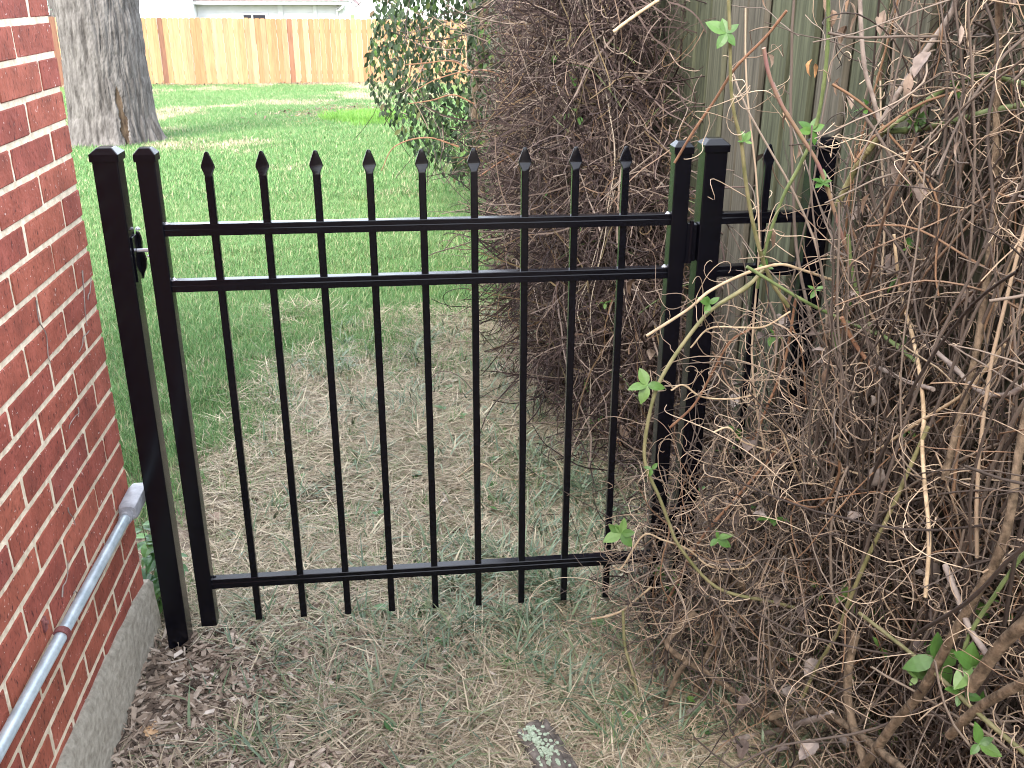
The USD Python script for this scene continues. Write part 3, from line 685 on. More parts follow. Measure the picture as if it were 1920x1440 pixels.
# ---------------------------------------------------------------- lawn and path cover
def zon(x, y, z=0.0):
    return np.stack([x, y, gz(x, y) + z], -1)
def smooth01(t):
    t = np.clip(t, 0, 1); return t * t * (3 - 2 * t)
pr0 = np.random.default_rng(31)
def lawn_proto(S, size, l0, l1, w0, w1, seed, lean=(.1, .9)):
    g = np.random.default_rng(seed); b = np.stack([g.uniform(-size / 2, size / 2, S), g.uniform(-size / 2, size / 2, S), np.full(S, -.004)], -1)
    return blades(b, g.uniform(0, 6.28, S), g.uniform(l0, l1, S), g.uniform(*lean, S), g.uniform(.1, 1.1, S), g.uniform(w0, w1, S), 3)
def greenness(x, y):
    return smooth01((y - 1.25 - np.where(x < .1, 1.7, 1.0) * np.clip(x - .1, -.6, .8) + 1.5 * (fbm(x, y, 1.6, 21, 3) - .5)) / 1.3)
def dryness(x, y):
    return fbm(x, y, .55, 44, 4) + .12 * np.exp(-((y - 10.5) / .9) ** 2) + .16 * np.exp(-((y - 25.3) / .8) ** 2)
# near lawn
N = 5200
y = pr0.uniform(.2, 7.5, N); x = pr0.uniform(-.45, 1, N) * 0 + pr0.uniform(0, 1, N) * (1.25 + .12 * y + .55 + .28 * y) - (.55 + .28 * y)
keep = (pr0.random(N) < .03 + .97 * greenness(x, y)) & ~((x < -.27) & (y < .12))
x, y = x[keep], y[keep]
near_p = [lawn_proto(110, .17, .025, .062, .0022, .0042, 100 + i) for i in range(5)]
wh = pr0.integers(0, 4, len(x)); wh[dryness(x, y) + pr0.normal(0, .05, len(x)) > .66] = 4
scatter('lawn', near_p, ['lawn_blade'] * 4 + ['straw_blade'], zon(x, y), quats(pr0.uniform(0, 6.28, len(x))), pr0.uniform(.75, 1.25, len(x)), 'short spring green lawn grass with dry patches', 'grass', which=wh)
# far lawn
N = 5200
y = 6.5 + 19.6 * pr0.random(N) ** 1.15; x = pr0.uniform(0, 1, N) * (1.6 + .45 + .30 * y) - (.45 + .30 * y)
far_p = [lawn_proto(150, .36, .04, .085, .006, .010, 200 + i) for i in range(5)]
wh = pr0.integers(0, 4, N); wh[dryness(x, y) + pr0.normal(0, .06, N) > .64] = 4
scatter('far_lawn', far_p, ['lawn_blade'] * 4 + ['straw_blade'], zon(x, y), quats(pr0.uniform(0, 6.28, N)), pr0.uniform(.7, 1.2, N), 'bright lawn running back to the cedar fence', 'grass', which=wh)
# bright weeds by the shrub and leaf litter along the cedar fence
N = 120
x = pr0.normal(-.02, .26, N); y = pr0.normal(13.7, .30, N)
scatter('weeds', [lawn_proto(90, .3, .10, .22, .008, .014, 300)], ['bright_blade'], zon(x, y), quats(pr0.uniform(0, 6.28, N)), pr0.uniform(.7, 1.2, N), 'fresh bright green weeds at the lawn edge near the shrub', 'weeds')

# straw lying on the path
def straw_proto(seed, S=80, size=.24):
    g = np.random.default_rng(seed); b = np.stack([g.uniform(-size / 2, size / 2, S), g.uniform(-size / 2, size / 2, S), g.uniform(.001, .014, S)], -1)
    a = blades(b, g.uniform(0, 6.28, S), g.uniform(.04, .13, S), g.uniform(1.2, 1.6, S), g.uniform(-.15, .25, S), g.uniform(.0018, .0042, S), 4)
    h = g.uniform(0, 6.28, 50); s = strands(b[:50], np.stack([np.cos(h), np.sin(h), g.normal(0, .12, 50)], -1), g.uniform(.04, .12, 50), 7, .22, 0, g)
    s[..., 2] = np.clip(s[..., 2], .001, .03)
    return cat([a, tubes(s, np.full((50, 7), .0008), 3)])
N = 1500
y = pr0.uniform(-.95, 2.9, N); x = pr0.uniform(-.28, 1.4, N)
keep = (pr0.random(N) < (1 - .85 * greenness(x, y)) * np.where((x < .08) & (y < -.02), .22, 1.0) * smooth01((fbm(x, y, 3.1, 61, 3) - .2) / .22)) & (x > -.27)
x, y = x[keep], y[keep]
scatter('straw', [straw_proto(400 + i) for i in range(5)], ['straw_blade'] * 5, zon(x, y, .002), quats(pr0.uniform(0, 6.28, len(x))), pr0.uniform(.7, 1.2, len(x)), 'dead straw coloured grass matted over the path', 'dry grass')
# coarse green tufts
def tuft_proto(seed, S, l0, l1, w0, w1, spread=.018, lean=(.35, 1.25)):
    g = np.random.default_rng(seed); b = np.stack([g.normal(0, spread, S), g.normal(0, spread, S), np.full(S, -.003)], -1)
    return blades(b, g.normal(g.uniform(0, 6.28), 1.6, S), g.uniform(l0, l1, S), g.uniform(*lean, S), g.uniform(.35, 1.3, S), g.uniform(w0, w1, S), 6)
N = 2600
y = pr0.uniform(-.95, 2.6, N); x = pr0.uniform(-.15, 1.3, N)
den = (.14 + .86 * smooth01((fbm(x, y, 3.4, 81, 3) - .38) / .2)) * (.5 + .5 * smooth01((x - .15) / .5)) * (1 - .75 * smooth01((y - 1.2) / 1.2)) * np.where(y < .05, .8, 1)
keep = pr0.random(N) < den
x, y = x[keep], y[keep]
scatter('coarse_grass', [tuft_proto(500 + i, 15, .06, .15, .0045, .0078) for i in range(6)], ['coarse_blade'] * 6, zon(x, y), quats(pr0.uniform(0, 6.28, len(x))), pr0.uniform(.6, 1.15, len(x)), 'coarse blue green grass tufts growing through the straw', 'grass')
# fine bright tufts
spots = np.array([at(px, py, Y)[:2] for px, py, Y in ((490, 1390, -.42), (560, 1100, .15), (730, 1020, .35), (470, 1400, -.42), (420, 1330, -.3), (870, 985, .4), (500, 880, .7), (860, 640, 1.6))])
spots = np.vstack([spots + pr0.normal(0, .02, spots.shape), np.stack([pr0.uniform(-.1, .9, 60), pr0.uniform(-.5, 1.6, 60)], -1)])
scatter('fresh_tufts', [tuft_proto(600 + i, 26, .03, .09, .0016, .0028, .014, (.1, .8)) for i in range(3)], ['lawn_blade'] * 3, zon(spots[:, 0], spots[:, 1]), quats(pr0.uniform(0, 6.28, len(spots))), pr0.uniform(.6, 1.2, len(spots)), 'small fresh green grass tufts sprouting on the path', 'grass')
# low round leaves
def ground_leaf_proto(seed):
    g = np.random.default_rng(seed); ms = []
    for k in range(g.integers(2, 5)):
        a = g.uniform(0, 6.28); ms.append(put(leaf(g.uniform(.018, .034), g.uniform(.014, .024), .2, .4), (.004 * math.cos(a), .004 * math.sin(a), g.uniform(.008, .02)), (math.cos(a), math.sin(a), .25)))
    return cat(ms)
N = 170
x = pr0.uniform(-.05, 1.25, N); y = pr0.uniform(-.7, 2.0, N)
scatter('creeping_leaves', [ground_leaf_proto(700 + i) for i in range(5)], ['ground_leaf'] * 3 + ['coarse_blade'] * 2, zon(x, y, .003), quats(pr0.uniform(0, 6.28, N), np.abs(pr0.normal(0, .2, N)), pr0), pr0.uniform(.7, 1.3, N), 'low creeping green leaves scattered through the path', 'ground cover')

# mulch chips by the footing
def chip_proto(seed, S=90, size=.2):
    g = np.random.default_rng(seed); ms = []
    for k in range(S):
        L, w, t = g.uniform(.010, .05), g.uniform(.003, .014), g.uniform(.0008, .003)
        b = np.array([(-L, -w, -t), (L, -w * g.uniform(.3, 1), -t), (L * g.uniform(.7, 1), w, -t), (-L * g.uniform(.6, 1), w * g.uniform(.3, 1), -t)]) * .5; b = np.vstack([b, b * [1, 1, -1]])
        R = trimesh.transformations.euler_matrix(g.normal(0, .35), g.normal(0, .3), g.uniform(0, 6.28))[:3, :3]
        ms.append((b @ R.T + [g.uniform(-size / 2, size / 2), g.uniform(-size / 2, size / 2), g.uniform(0, .014)], np.array([(0, 3, 2, 1), (4, 5, 6, 7), (0, 1, 5, 4), (1, 2, 6, 5), (2, 3, 7, 6), (3, 0, 4, 7)])))
    return cat(ms)
N = 330
x = pr0.uniform(-.27, .5, N); y = pr0.uniform(-.95, .12, N)
keep = pr0.random(N) < (1.15 - smooth01((x + .02) / .35) * 1.05) * (1 - .8 * np.exp(-((x + .15) ** 2 + (y + .08) ** 2) / .018))
x, y = x[keep], y[keep]
scatter('mulch', [chip_proto(800 + i) for i in range(5)], ['chip'] * 5, zon(x, y, .003), quats(pr0.uniform(0, 6.28, len(x))), pr0.uniform(.7, 1.2, len(x)), 'dark shredded bark mulch beside the concrete footing', 'mulch')
N = 260
x = pr0.uniform(-.1, 1.35, N); y = pr0.uniform(-.9, 1.9, N)
scatter('litter', [chip_proto(850 + i, 22, .22) for i in range(3)], ['chip'] * 3, zon(x, y, .002), quats(pr0.uniform(0, 6.28, N)), pr0.uniform(.6, 1.0, N), 'bits of bark and dead leaf litter across the path', 'litter')
N = 420
y = np.concatenate([pr0.normal(25.75, .16, 300), pr0.normal(14.9, .7, 120)]); x = np.concatenate([pr0.uniform(-7.5, 1.5, 300), pr0.normal(-.25, .5, 120)])
scatter('leaf_litter', [chip_proto(870 + i, 18, .5) for i in range(3)], ['dead_leaf'] * 3, zon(x, y, .01), quats(pr0.uniform(0, 6.28, N)), pr0.uniform(1.5, 3.2, N), 'brown leaf litter along the foot of the cedar fence', 'litter')
# clods round the latch post
def clod_mesh(g, r):
    m = trimesh.creation.icosphere(2, r); v = np.asarray(m.vertices); v = v * (1 + .7 * (meshkit.fbm(v / r * 1.6 + g.uniform(0, 50, 3), 3, 2) - .5))[:, None]
    return v * [1, 1, .7], np.asarray(m.faces)
N = 190
x = np.concatenate([pr0.normal(-.17, .085, 130), pr0.normal(0, .1, 60)]); y = np.concatenate([pr0.normal(-.05, .07, 130), pr0.normal(-.13, .07, 60)])
keep = (np.abs(x + .2015) > .03) | (np.abs(y) > .03); x, y = x[keep], y[keep]
scatter('soil_clods', [clod_mesh(pr0, .014) for i in range(4)], ['clod'] * 4, zon(x, y, .001), quats(pr0.uniform(0, 6.28, len(x))), pr0.uniform(.2, 1.0, len(x)), 'loose soil clods dug up around the latch post', 'soil', smooth=True)

# ---------------------------------------------------------------- dead leaves, stick and log on the path
dl = np.random.default_rng(41)
for (px, py, lab) in ((300, 955, 'dry brown leaf just behind the foot of the latch post'), (605, 1085, 'dry brown leaf under the bottom rail between the second and third pickets'), (985, 800, 'dry brown leaf at the hedge foot seen beside the seventh picket'),
        (860, 925, 'pale dry leaf on the grass between the fifth and sixth pickets'), (925, 700, 'orange brown leaf at the hedge foot right of the sixth picket'), (870, 770, 'dry leaf at the grass edge left of the sixth picket'), (840, 1005, 'dry leaf lying just above the bottom rail near the fifth picket'),
        (655, 1000, 'dry leaf above the bottom rail left of the fourth picket'), (935, 1395, 'dark brown leaf on the straw left of the lichened log'), (640, 1350, 'dry leaf on the bare path well in front of the gate'), (395, 960, 'dry leaf right of the left gate upright on the straw'),
        (1000, 730, 'dry leaf caught at the hedge foot right of the seventh picket'), (1095, 1385, 'pinkish tan leaf on the grass right of the lichened log'), (790, 1040, 'dry leaf just behind the bottom rail between the fourth and fifth pickets')):
    p = at(px, py, 0); d = p - CAM; p = CAM + d * ((CAM[2] - .02) / -d[2]) ; p[2] = float(gz(p[0], p[1])) + .012
    L = dl.uniform(.045, .08); a = dl.uniform(0, 6.28)
    t = thing('dead_leaf', lab, 'leaf', p, 'dead leaves on the path')
    obj('blade', put(leaf(L, L * .62, dl.uniform(.2, .8), dl.uniform(.3, 1.4), 7, .25), (0, 0, 0), (math.cos(a), math.sin(a), .15), roll=dl.normal(0, .4)), 'dead_leaf', t)
    obj('stalk', tube([(0, 0, 0), (-math.cos(a) * .02, -math.sin(a) * .02, -.003)], .0007, 4, 3), 'vine_grey', t)
p = np.array([-.235, -.315, 0]); p[2] = float(gz(p[0], p[1])) + .018
t = thing('dead_leaf', 'large tan lobed oak leaf on the mulch beside the footing', 'leaf', p)
obj('blade', cat([put(leaf(.075, .036, .25, .6, 9, .45), (0, 0, 0), (1, -.05, .1)), put(leaf(.045, .022, .25, .5, 7, .4), (.015, 0, .001), (.7, .7, .1)), put(leaf(.045, .022, .25, .5, 7, .4), (.015, 0, .001), (.7, -.7, .05))]), 'tan_leaf', t)

def ground_pt(px, py, h=.012):
    d = at(px, py, 0) - CAM; p = CAM + d * ((CAM[2] - .02) / -d[2])
    return np.array([p[0], p[1], float(gz(p[0], p[1])) + h])
sp = [ground_pt(*q) for q in ((1040, 1118), (1052, 1160), (1047, 1195), (1062, 1222), (1090, 1248), (1120, 1264), (1160, 1278))]
t = thing('fallen_stick', 'bent brown stick lying on the grass in front of the gate', 'stick', sp[3])
obj('stem', tube(sp, [.004, .007, .0075, .008, .008, .0075, .005], 8, 44, .3, 3), 'woody', t, smooth=50, base=sp[3])
obj('twig', tube([sp[0], sp[0] + [.02, .01, .018], sp[0] + [.035, .0, .03]], [.003, .0015], 5, 10), 'woody', t, base=sp[3])

lg0, lg1 = np.array([.655, -.415, .030]), np.array([.735, -.74, .030])
t = thing('log', 'split weathered log with pale green lichen at bottom of the path', 'log', lg0)
ax = lg1 - lg0; Lg = np.linalg.norm(ax); ax /= Lg; sd = np.cross([0, 0, 1], ax); sd /= np.linalg.norm(sd)
na_, nl = 60, 110
th = np.linspace(0, 2 * np.pi, na_, endpoint=False); tt = np.linspace(0, 1, nl); TH, TT = np.meshgrid(th, tt, indexing='ij')
q = np.stack([np.cos(TH) * 2.2, np.sin(TH) * 2.2, TT * 1.3], -1) + 5
rr = .042 * (1 + .30 * (meshkit.fbm(q, 3, 1) - .5)) - .010 * np.maximum(0, 1 - np.abs(((TH - 1.25 - .5 * (meshkit.noise(q * [0, 0, 3], 4) - .5)) / .10))) - .008 * np.maximum(0, 1 - np.abs((TH - 2.2) / .09)) - .006 * np.maximum(0, 1 - np.abs((TH - .75) / .07))
rr = rr + .005 * (meshkit.fbm(np.stack([np.cos(TH) * 14, np.sin(TH) * 14, TT * 7], -1) + 4, 3, 6) - .5)
endw = .012 * (meshkit.noise(np.stack([np.cos(TH) * 3, np.sin(TH) * 3, TT * 0], -1) + 3, 2) - .3)
LV = lg0 + (TT * Lg + np.where(TT < .03, endw, 0))[..., None] * ax + (rr * np.cos(TH))[..., None] * sd * 1.05 + (rr * np.sin(TH) * .62)[..., None] * np.array([0, 0, 1.0])
obj('wood', loft([LV[:, i] for i in range(nl)]), 'log_wood', t, smooth=60, base=lg0)
lich = []
for i in range(150):
    u, a = (dl.normal(.10, .035), dl.normal(2.15, .2)) if i < 60 else (dl.normal(.27, .09), dl.normal(1.85, .28))
    if not 0.01 < u < .9:
        continue
    a_i = int(a / (2 * np.pi) * na_) % na_; c = LV[a_i, int(u * (nl - 1))]; m = trimesh.creation.icosphere(1, dl.uniform(.0022, .0055)); v = np.asarray(m.vertices) * [1, 1, .45] + c + [0, 0, .0005]
    lich.append((v + dl.normal(0, .0004, v.shape), np.asarray(m.faces)))
obj('lichen', cat(lich), 'lichen', t, base=lg0)

# leafy plant between the wall corner and the latch post
pb = np.array([-.292, .15, float(gz(-.29, .15))])
t = thing('leafy_plant', 'glossy green leafy plant squeezed between brick corner and latch post', 'plant', pb)
sg = np.random.default_rng(17)
for k in range(12):
    top = pb + [sg.uniform(-.04, .06), sg.uniform(-.03, .10), sg.uniform(.14, .33)]
    obj('stem', tube([pb + [sg.normal(0, .012), sg.normal(0, .012), 0], (pb + top) / 2 + sg.normal(0, .01, 3), top], [.0022, .001], 5, 12), 'vine_green', t, base=pb)
    for j in range(9):
        c = pb + (top - pb) * sg.uniform(.25, 1) ; a = sg.uniform(0, 6.28); L = sg.uniform(.03, .062)
        obj('leaf', put(leaf(L, L * .58, .2, .7), c, (math.cos(a), math.sin(a) - .5, sg.uniform(-.5, .3))), 'plant_leaf', t, base=pb)

# ---------------------------------------------------------------- dry hedge of vines smothering the wooden fence behind the gate
hg = np.random.default_rng(51)
def clump(seed, S=30, r=.16, up=-.35):
    g = np.random.default_rng(seed); p = g.normal(0, r * .6, (S, 3)); d = g.normal(size=(S, 3)) * [.8, .9, 1.0] + [0, 0, up]
    st = strands(p, d, g.uniform(.15, .42, S), 9, .30, .03, g)
    return cat([tubes(st, (g.uniform(.0014, .0040, S)[:, None] * np.linspace(1, .5, 9)[None]), 3), tubes(curls(st[np.arange(14), 5], g, 14, (.03, .08)), np.full((14, 12), .0014), 3)])
hedge_clumps = [clump(900 + i) for i in range(6)]
def hedge_front(y, z):
    f = np.interp(y, [.3, .9, 1.6, 2.6, 3.5, 4.4, 5.2, 9], [1.22, 1.13, 1.00, 1.06, 1.18, 1.30, 1.38, 1.40])
    return f + .06 * np.clip(z - .5, 0, 2) + .12 * (fbm(y, z, 1.4, 71, 3) - .5)
N = 1050
y = .3 + 4.4 * hg.random(N) ** 1.25; z = hg.uniform(0, 2.25, N); keep = y > .40 + .74 * z + .10 * hg.normal(size=N); y, z = y[keep], z[keep]; N = len(y)
x = hedge_front(y, z) + .24 * hg.random(N) ** 1.2
hb = np.array([1.2, 3.0, 0.0])
hedge = thing('dry_hedge', 'dense mass of dry brown vines smothering the board fence beyond the gate', 'hedge', hb)
scatter('twigs', hedge_clumps, ['hedge_twig'] * 6, np.stack([x, y, z + np.interp(y, _py, _pz)], -1) - hb, quats(hg.uniform(0, 6.28, N), np.abs(hg.normal(0, .5, N)), hg), hg.uniform(.7, 1.25, N), None, None, parent=hedge)
S = 1100
y = .8 + 3.7 * hg.random(S) ** 1.3; z = hg.uniform(.7, 2.1, S); k = y > .5 + .6 * z; y, z = y[k], z[k]; S = len(y)
st = strands(np.stack([hedge_front(y, z) - .02 + .1 * hg.random(S), y, z], -1), np.stack([hg.normal(-.01, .13, S), hg.normal(0, .35, S), -np.ones(S)], -1), hg.uniform(.3, 1.3, S), 18, .20, .035, hg)
st[..., 2] = np.maximum(st[..., 2], np.interp(st[..., 1], _py, _pz) + .005)
st[..., 0] = np.clip(st[..., 0], hedge_front(st[..., 1], st[..., 2]) - .10, 1.41)
tag(obj('hanging_strands', tubes(st, hg.uniform(.0012, .0038, S)[:, None] * np.linspace(1, .5, 18)[None], 3), 'hedge_strand', hedge, base=hb), kind='stuff')
# arching briars and a few cut canes
for pts, r, m in ((((900, 330), (960, 290), (1010, 275), (1060, 300), (1090, 350)), .004, 'vine_red'), (((1000, 560), (1010, 640), (1040, 610), (1090, 560), (1130, 530)), .004, 'vine_olive'),
                  (((960, 650), (1010, 590), (1060, 545)), .004, 'vine_tan'), (((1150, 60), (1190, 30), (1235, 0)), .006, 'vine_tan'), (((1180, 335), (1215, 328), (1240, 345), (1252, 365)), .006, 'vine_grey'),
                  (((1155, 520), (1150, 600), (1145, 640)), .004, 'vine_green'), (((960, 450), (1000, 480), (1020, 500)), .003, 'vine_green'), (((930, 190), (1010, 210), (1020, 330), (1085, 440)), .003, 'vine_tan'),
                  (((1035, 70), (1040, 140), (1020, 190), (1060, 200), (1075, 238)), .003, 'vine_grey'), (((860, 900), (900, 880), (960, 900), (1040, 880), (1120, 900)), .003, 'vine_tan')):
    Y = 1.25 if pts[0][0] > 1100 else 2.2
    pp = [at(a, b, Y) for a, b in pts]; pp = [p if p[2] > float(gz(p[0], p[1])) + .02 else ground_pt(a, b, .03) for p, (a, b) in zip(pp, pts)]
    obj('cane', tube(pp, r, 6, 30, .25, 2), m, hedge, smooth=60, base=hb)
for i in range(46):
    y = .9 + 3.6 * hg.random() ** 1.3; z = hg.uniform(.1, 1.6)
    if y < .6 + .6 * z:
        continue
    c = np.array([float(hedge_front(y, z)) - .04, y, z]); lv = [put(leaf(L, L * .5, .2, .6, 4), c, hg.normal(size=3) + [-.4, -.5, .2]) for L in hg.uniform(.02, .045, hg.integers(2, 5))]
    obj('leaf', cat(lv), 'young_leaf', hedge, base=hb)
for i in range(40):
    y = .5 + 3.5 * hg.random(); z = hg.uniform(.02, .9); c = np.array([float(hedge_front(y, z)) - .03, y, z]); L = hg.uniform(.03, .07)
    obj('leaf', put(leaf(L, L * .6, .5, 1.2, 5, .2), c, hg.normal(size=3)), 'dead_leaf', hedge, base=hb)

# ---------------------------------------------------------------- evergreen shrub at the far end of the hedge
eg = np.random.default_rng(61); eb = np.array([.95, 6.2, -.1])
ever = thing('evergreen_shrub', 'dark green drooping evergreen shrub overhanging the lawn at far hedge end', 'shrub', eb)
N = 6200
y = np.where(eg.random(N) < .5, 4.65 + np.abs(eg.normal(0, .4, N)), eg.uniform(4.6, 8.2, N)); z = eg.uniform(.05, 2.5, N)
edge = np.interp(z, [0, .25, .45, .75, 1.0, 1.6, 2.5], [1.1, .92, .62, .36, .22, .24, .3]) + .30 * (meshkit.fbm(np.stack([y * 1.9, z * 1.9, 0 * y], -1) + 60, 3, 2) - .42) + np.maximum(0, np.abs(y - 6.2) - 1.0) * .35
x = edge + (1.42 - edge) * eg.random(N) ** np.where(y < 5.3, 1.0, 2.2)
front = (y - 4.6) * .6 + (x - edge)
ev = np.stack([x, y, z + np.interp(y, _py, _pz)], -1)
dd = eg.normal(size=(N, 3)) * [.45, .45, .35] + [-.15, -.15, -1.0]
order = np.argsort(front + eg.random(N) * .8); bulk = []
for n_, i in enumerate(order):
    if ev[i][2] < .16 + .22 * eg.random() and ev[i][0] < 1.25:
        continue
    L = eg.uniform(.038, .070)
    m = put(leaf(L, L * eg.uniform(.42, .55), .18, .5, 4), ev[i], dd[i], up=eg.normal(size=3) + [-.6, -1.2, .6])
    if n_ < 300:
        obj('leaf', m, 'evergreen_leaf', ever, base=eb)
    else:
        bulk.append(m)
tag(obj('foliage', cat(bulk), 'evergreen_leaf', ever, base=eb), kind='stuff')
S = 420; k = eg.integers(0, N, S)
tag(obj('twigs', tubes(strands(ev[k] + [0, 0, .05], dd[k] * .6 + [.6, 0, .2], eg.uniform(.2, .7, S), 8, .25, 0, eg), eg.uniform(.0015, .004, S)[:, None] * np.ones((1, 8)), 3), 'hedge_twig', ever, base=eb), kind='stuff')
for pts, Y in ((((775, 172), (820, 148), (880, 133), (930, 138), (960, 180)), 4.5), (((765, 195), (810, 188), (850, 178), (890, 195)), 4.5), (((715, 320), (740, 275), (800, 258), (860, 275)), 4.3), (((760, 122), (800, 118), (850, 115), (890, 140)), 4.6)):
    obj('cane', tube([at(a, b, Y) for a, b in pts], [.003, .006], 5, 26), 'vine_red', ever, base=eb)
obj('trunk', tube([(1.1, 6.2, -.3), (1.05, 6.2, .6), (1.15, 6.1, 1.6)], [.05, .03], 8), 'woody', ever, base=eb)

# ---------------------------------------------------------------- near vine tangle in front of the fence, right foreground
vg = np.random.default_rng(71)
vb = np.array([1.25, -.4, 0.0])
tangle = thing('vine_tangle', 'pale thorny tangle of dry vines and tendrils filling the right foreground', 'vines', vb)
def tangle_points(n, g):
    out = []
    while len(out) < n:
        y = g.uniform(-1.35, .30, 20000); z = g.uniform(0, 1.8, 20000)
        zb = np.interp(y, [-1.3, -.6, -.45, -.36, -.07, .1, .32], [2.4, 2.2, 1.6, 1.05, .58, .36, .08])
        w = np.where(z < zb, 1.0, .38 * np.exp(-(z - zb) / .5)); w = w * (1 - .45 * smooth01((z - .85) / .5) * smooth01((y + .45) / .15)) * (.35 + 1.3 * smooth01((fbm(y, z, 3.0, 91, 3) - .3) / .35))
        depth = (.12 + .32 * np.exp(-(z / .5) ** 1.5)) * np.interp(y, [-1.3, -.85, -.55, -.2, .1, .3], [.35, .5, .85, 1.12, 1.1, .75])
        x = XF - .015 - depth * g.random(20000) ** .8
        k = (g.random(20000) < w * .6) & ~((np.abs(y) < .04) & (x < 1.04) & (z > .25))
        out += list(np.stack([x, y, z + .01], -1)[k])
    out = np.array(out); g.shuffle(out)
    return out[:n]
def clear(P):
    """Nothing passes through the boards or the ground."""
    P[..., 0] = np.minimum(P[..., 0], XF - .006); P[..., 2] = np.maximum(P[..., 2], gz(P[..., 0], P[..., 1]) + .003)
    return P
S = 3500
p = tangle_points(S, vg); d = vg.normal(size=(S, 3)) * [.35, 1.0, .9]
tw1 = clear(strands(p, d, vg.uniform(.08, .40, S), 12, .24, .015, vg))
tag(obj('twigs', tubes(tw1, vg.uniform(.0007, .0023, S)[:, None] * np.linspace(1, .55, 12)[None], 4), 'twig', tangle, base=vb), kind='stuff')
S = 330
p = tangle_points(S, vg); d = vg.normal(size=(S, 3)) * [.25, .8, 1.0]
tw2 = clear(strands(p - d / np.linalg.norm(d, axis=1, keepdims=True) * .25, d, vg.uniform(.3, .7, S), 16, .25, .012, vg))
tag(obj('long_stems', tubes(tw2, vg.uniform(.0013, .0034, S)[:, None] * np.linspace(1, .6, 16)[None], 5), 'twig', tangle, smooth=True, base=vb), kind='stuff')
S = 240
y0 = vg.uniform(-.95, -.12, S); z0 = vg.uniform(0, .9, S); sl = vg.random(S)
y0 = np.minimum(y0, .02); p = np.stack([XF - .03 - .14 * vg.random(S), y0, z0], -1); d = np.stack([vg.normal(0, .10, S), np.where(sl < .7, -.38, .25) + vg.normal(0, .28, S), np.ones(S)], -1)
tw3 = clear(strands(p, d, vg.uniform(.6, 1.5, S), 18, .095, 0, vg)); tw3 = tw3[(tw3[:, :, 1].max(1) < .12) & (tw3[:, :, 0].min(1) > 1.08)]; S = len(tw3)
tag(obj('climbing_stems', tubes(tw3, vg.uniform(.0012, .0040, S)[:, None] * np.linspace(1, .6, 18)[None], 5), 'twig', tangle, smooth=True, base=vb), kind='stuff')
S = 650
p = np.stack([vg.uniform(.93, 1.25, S), vg.uniform(-.36, -.05, S), vg.uniform(.01, .5, S)], -1); p = p[vg.random(S) < np.clip(1.2 - p[:, 2] * 1.4 + (p[:, 0] - 1.05) * 2, 0.1, 1)]; S = len(p)
tw4 = clear(strands(p, vg.normal(size=(S, 3)) * [.8, .7, .8], vg.uniform(.08, .35, S), 12, .24, .02, vg))
tag(obj('gate_corner_twigs', tubes(tw4, vg.uniform(.0007, .0022, S)[:, None] * np.linspace(1, .55, 12)[None], 4), 'twig', tangle, base=vb), kind='stuff')
tw1 = np.vstack([tw1, tw4])
S = 2100
k = vg.integers(0, len(tw1), S); base_p = tw1[k, vg.integers(3, 12, S)]
tag(obj('tendrils', tubes(clear(curls(base_p, vg, S, (.025, .075))), vg.uniform(.0006, .0013, S)[:, None] * np.linspace(1, .7, 12)[None], 4), 'tendril', tangle, smooth=True, base=vb), kind='stuff')
for i, c in enumerate(tangle_points(200, vg)):
    L = vg.uniform(.022, .055)
    obj('dead_leaf', put(leaf(L, L * vg.uniform(.5, .8), vg.uniform(.2, .7), vg.uniform(.4, 1.5), 7, .12), c + [-.02, -.02, 0], vg.normal(size=3) + [-.3, -.3, -.5]), 'grey_leaf', tangle, base=vb)
for i in range(46):
    c = np.array([XF - vg.uniform(.03, .2), vg.uniform(-.75, .35), vg.uniform(.7, 1.6)]); L = vg.uniform(.025, .05)
    obj('dead_leaf', put(leaf(L, L * vg.uniform(.25, .45), vg.uniform(.5, 1.2), vg.uniform(.3, 1.5), 6, .2), c, vg.normal(size=3) * [.4, .4, .3] + [0, 0, -1]), 'dead_leaf', tangle, base=vb)
for i, c in enumerate(tangle_points(90, vg)):
    lv = [put(leaf(L, L * .52, .2, .6, 5), c, vg.normal(size=3) + [-.3, -.4, .3]) for L in vg.uniform(.018, .042, vg.integers(2, 5))]
    obj('young_leaf', cat(lv), 'young_leaf', tangle, base=vb)

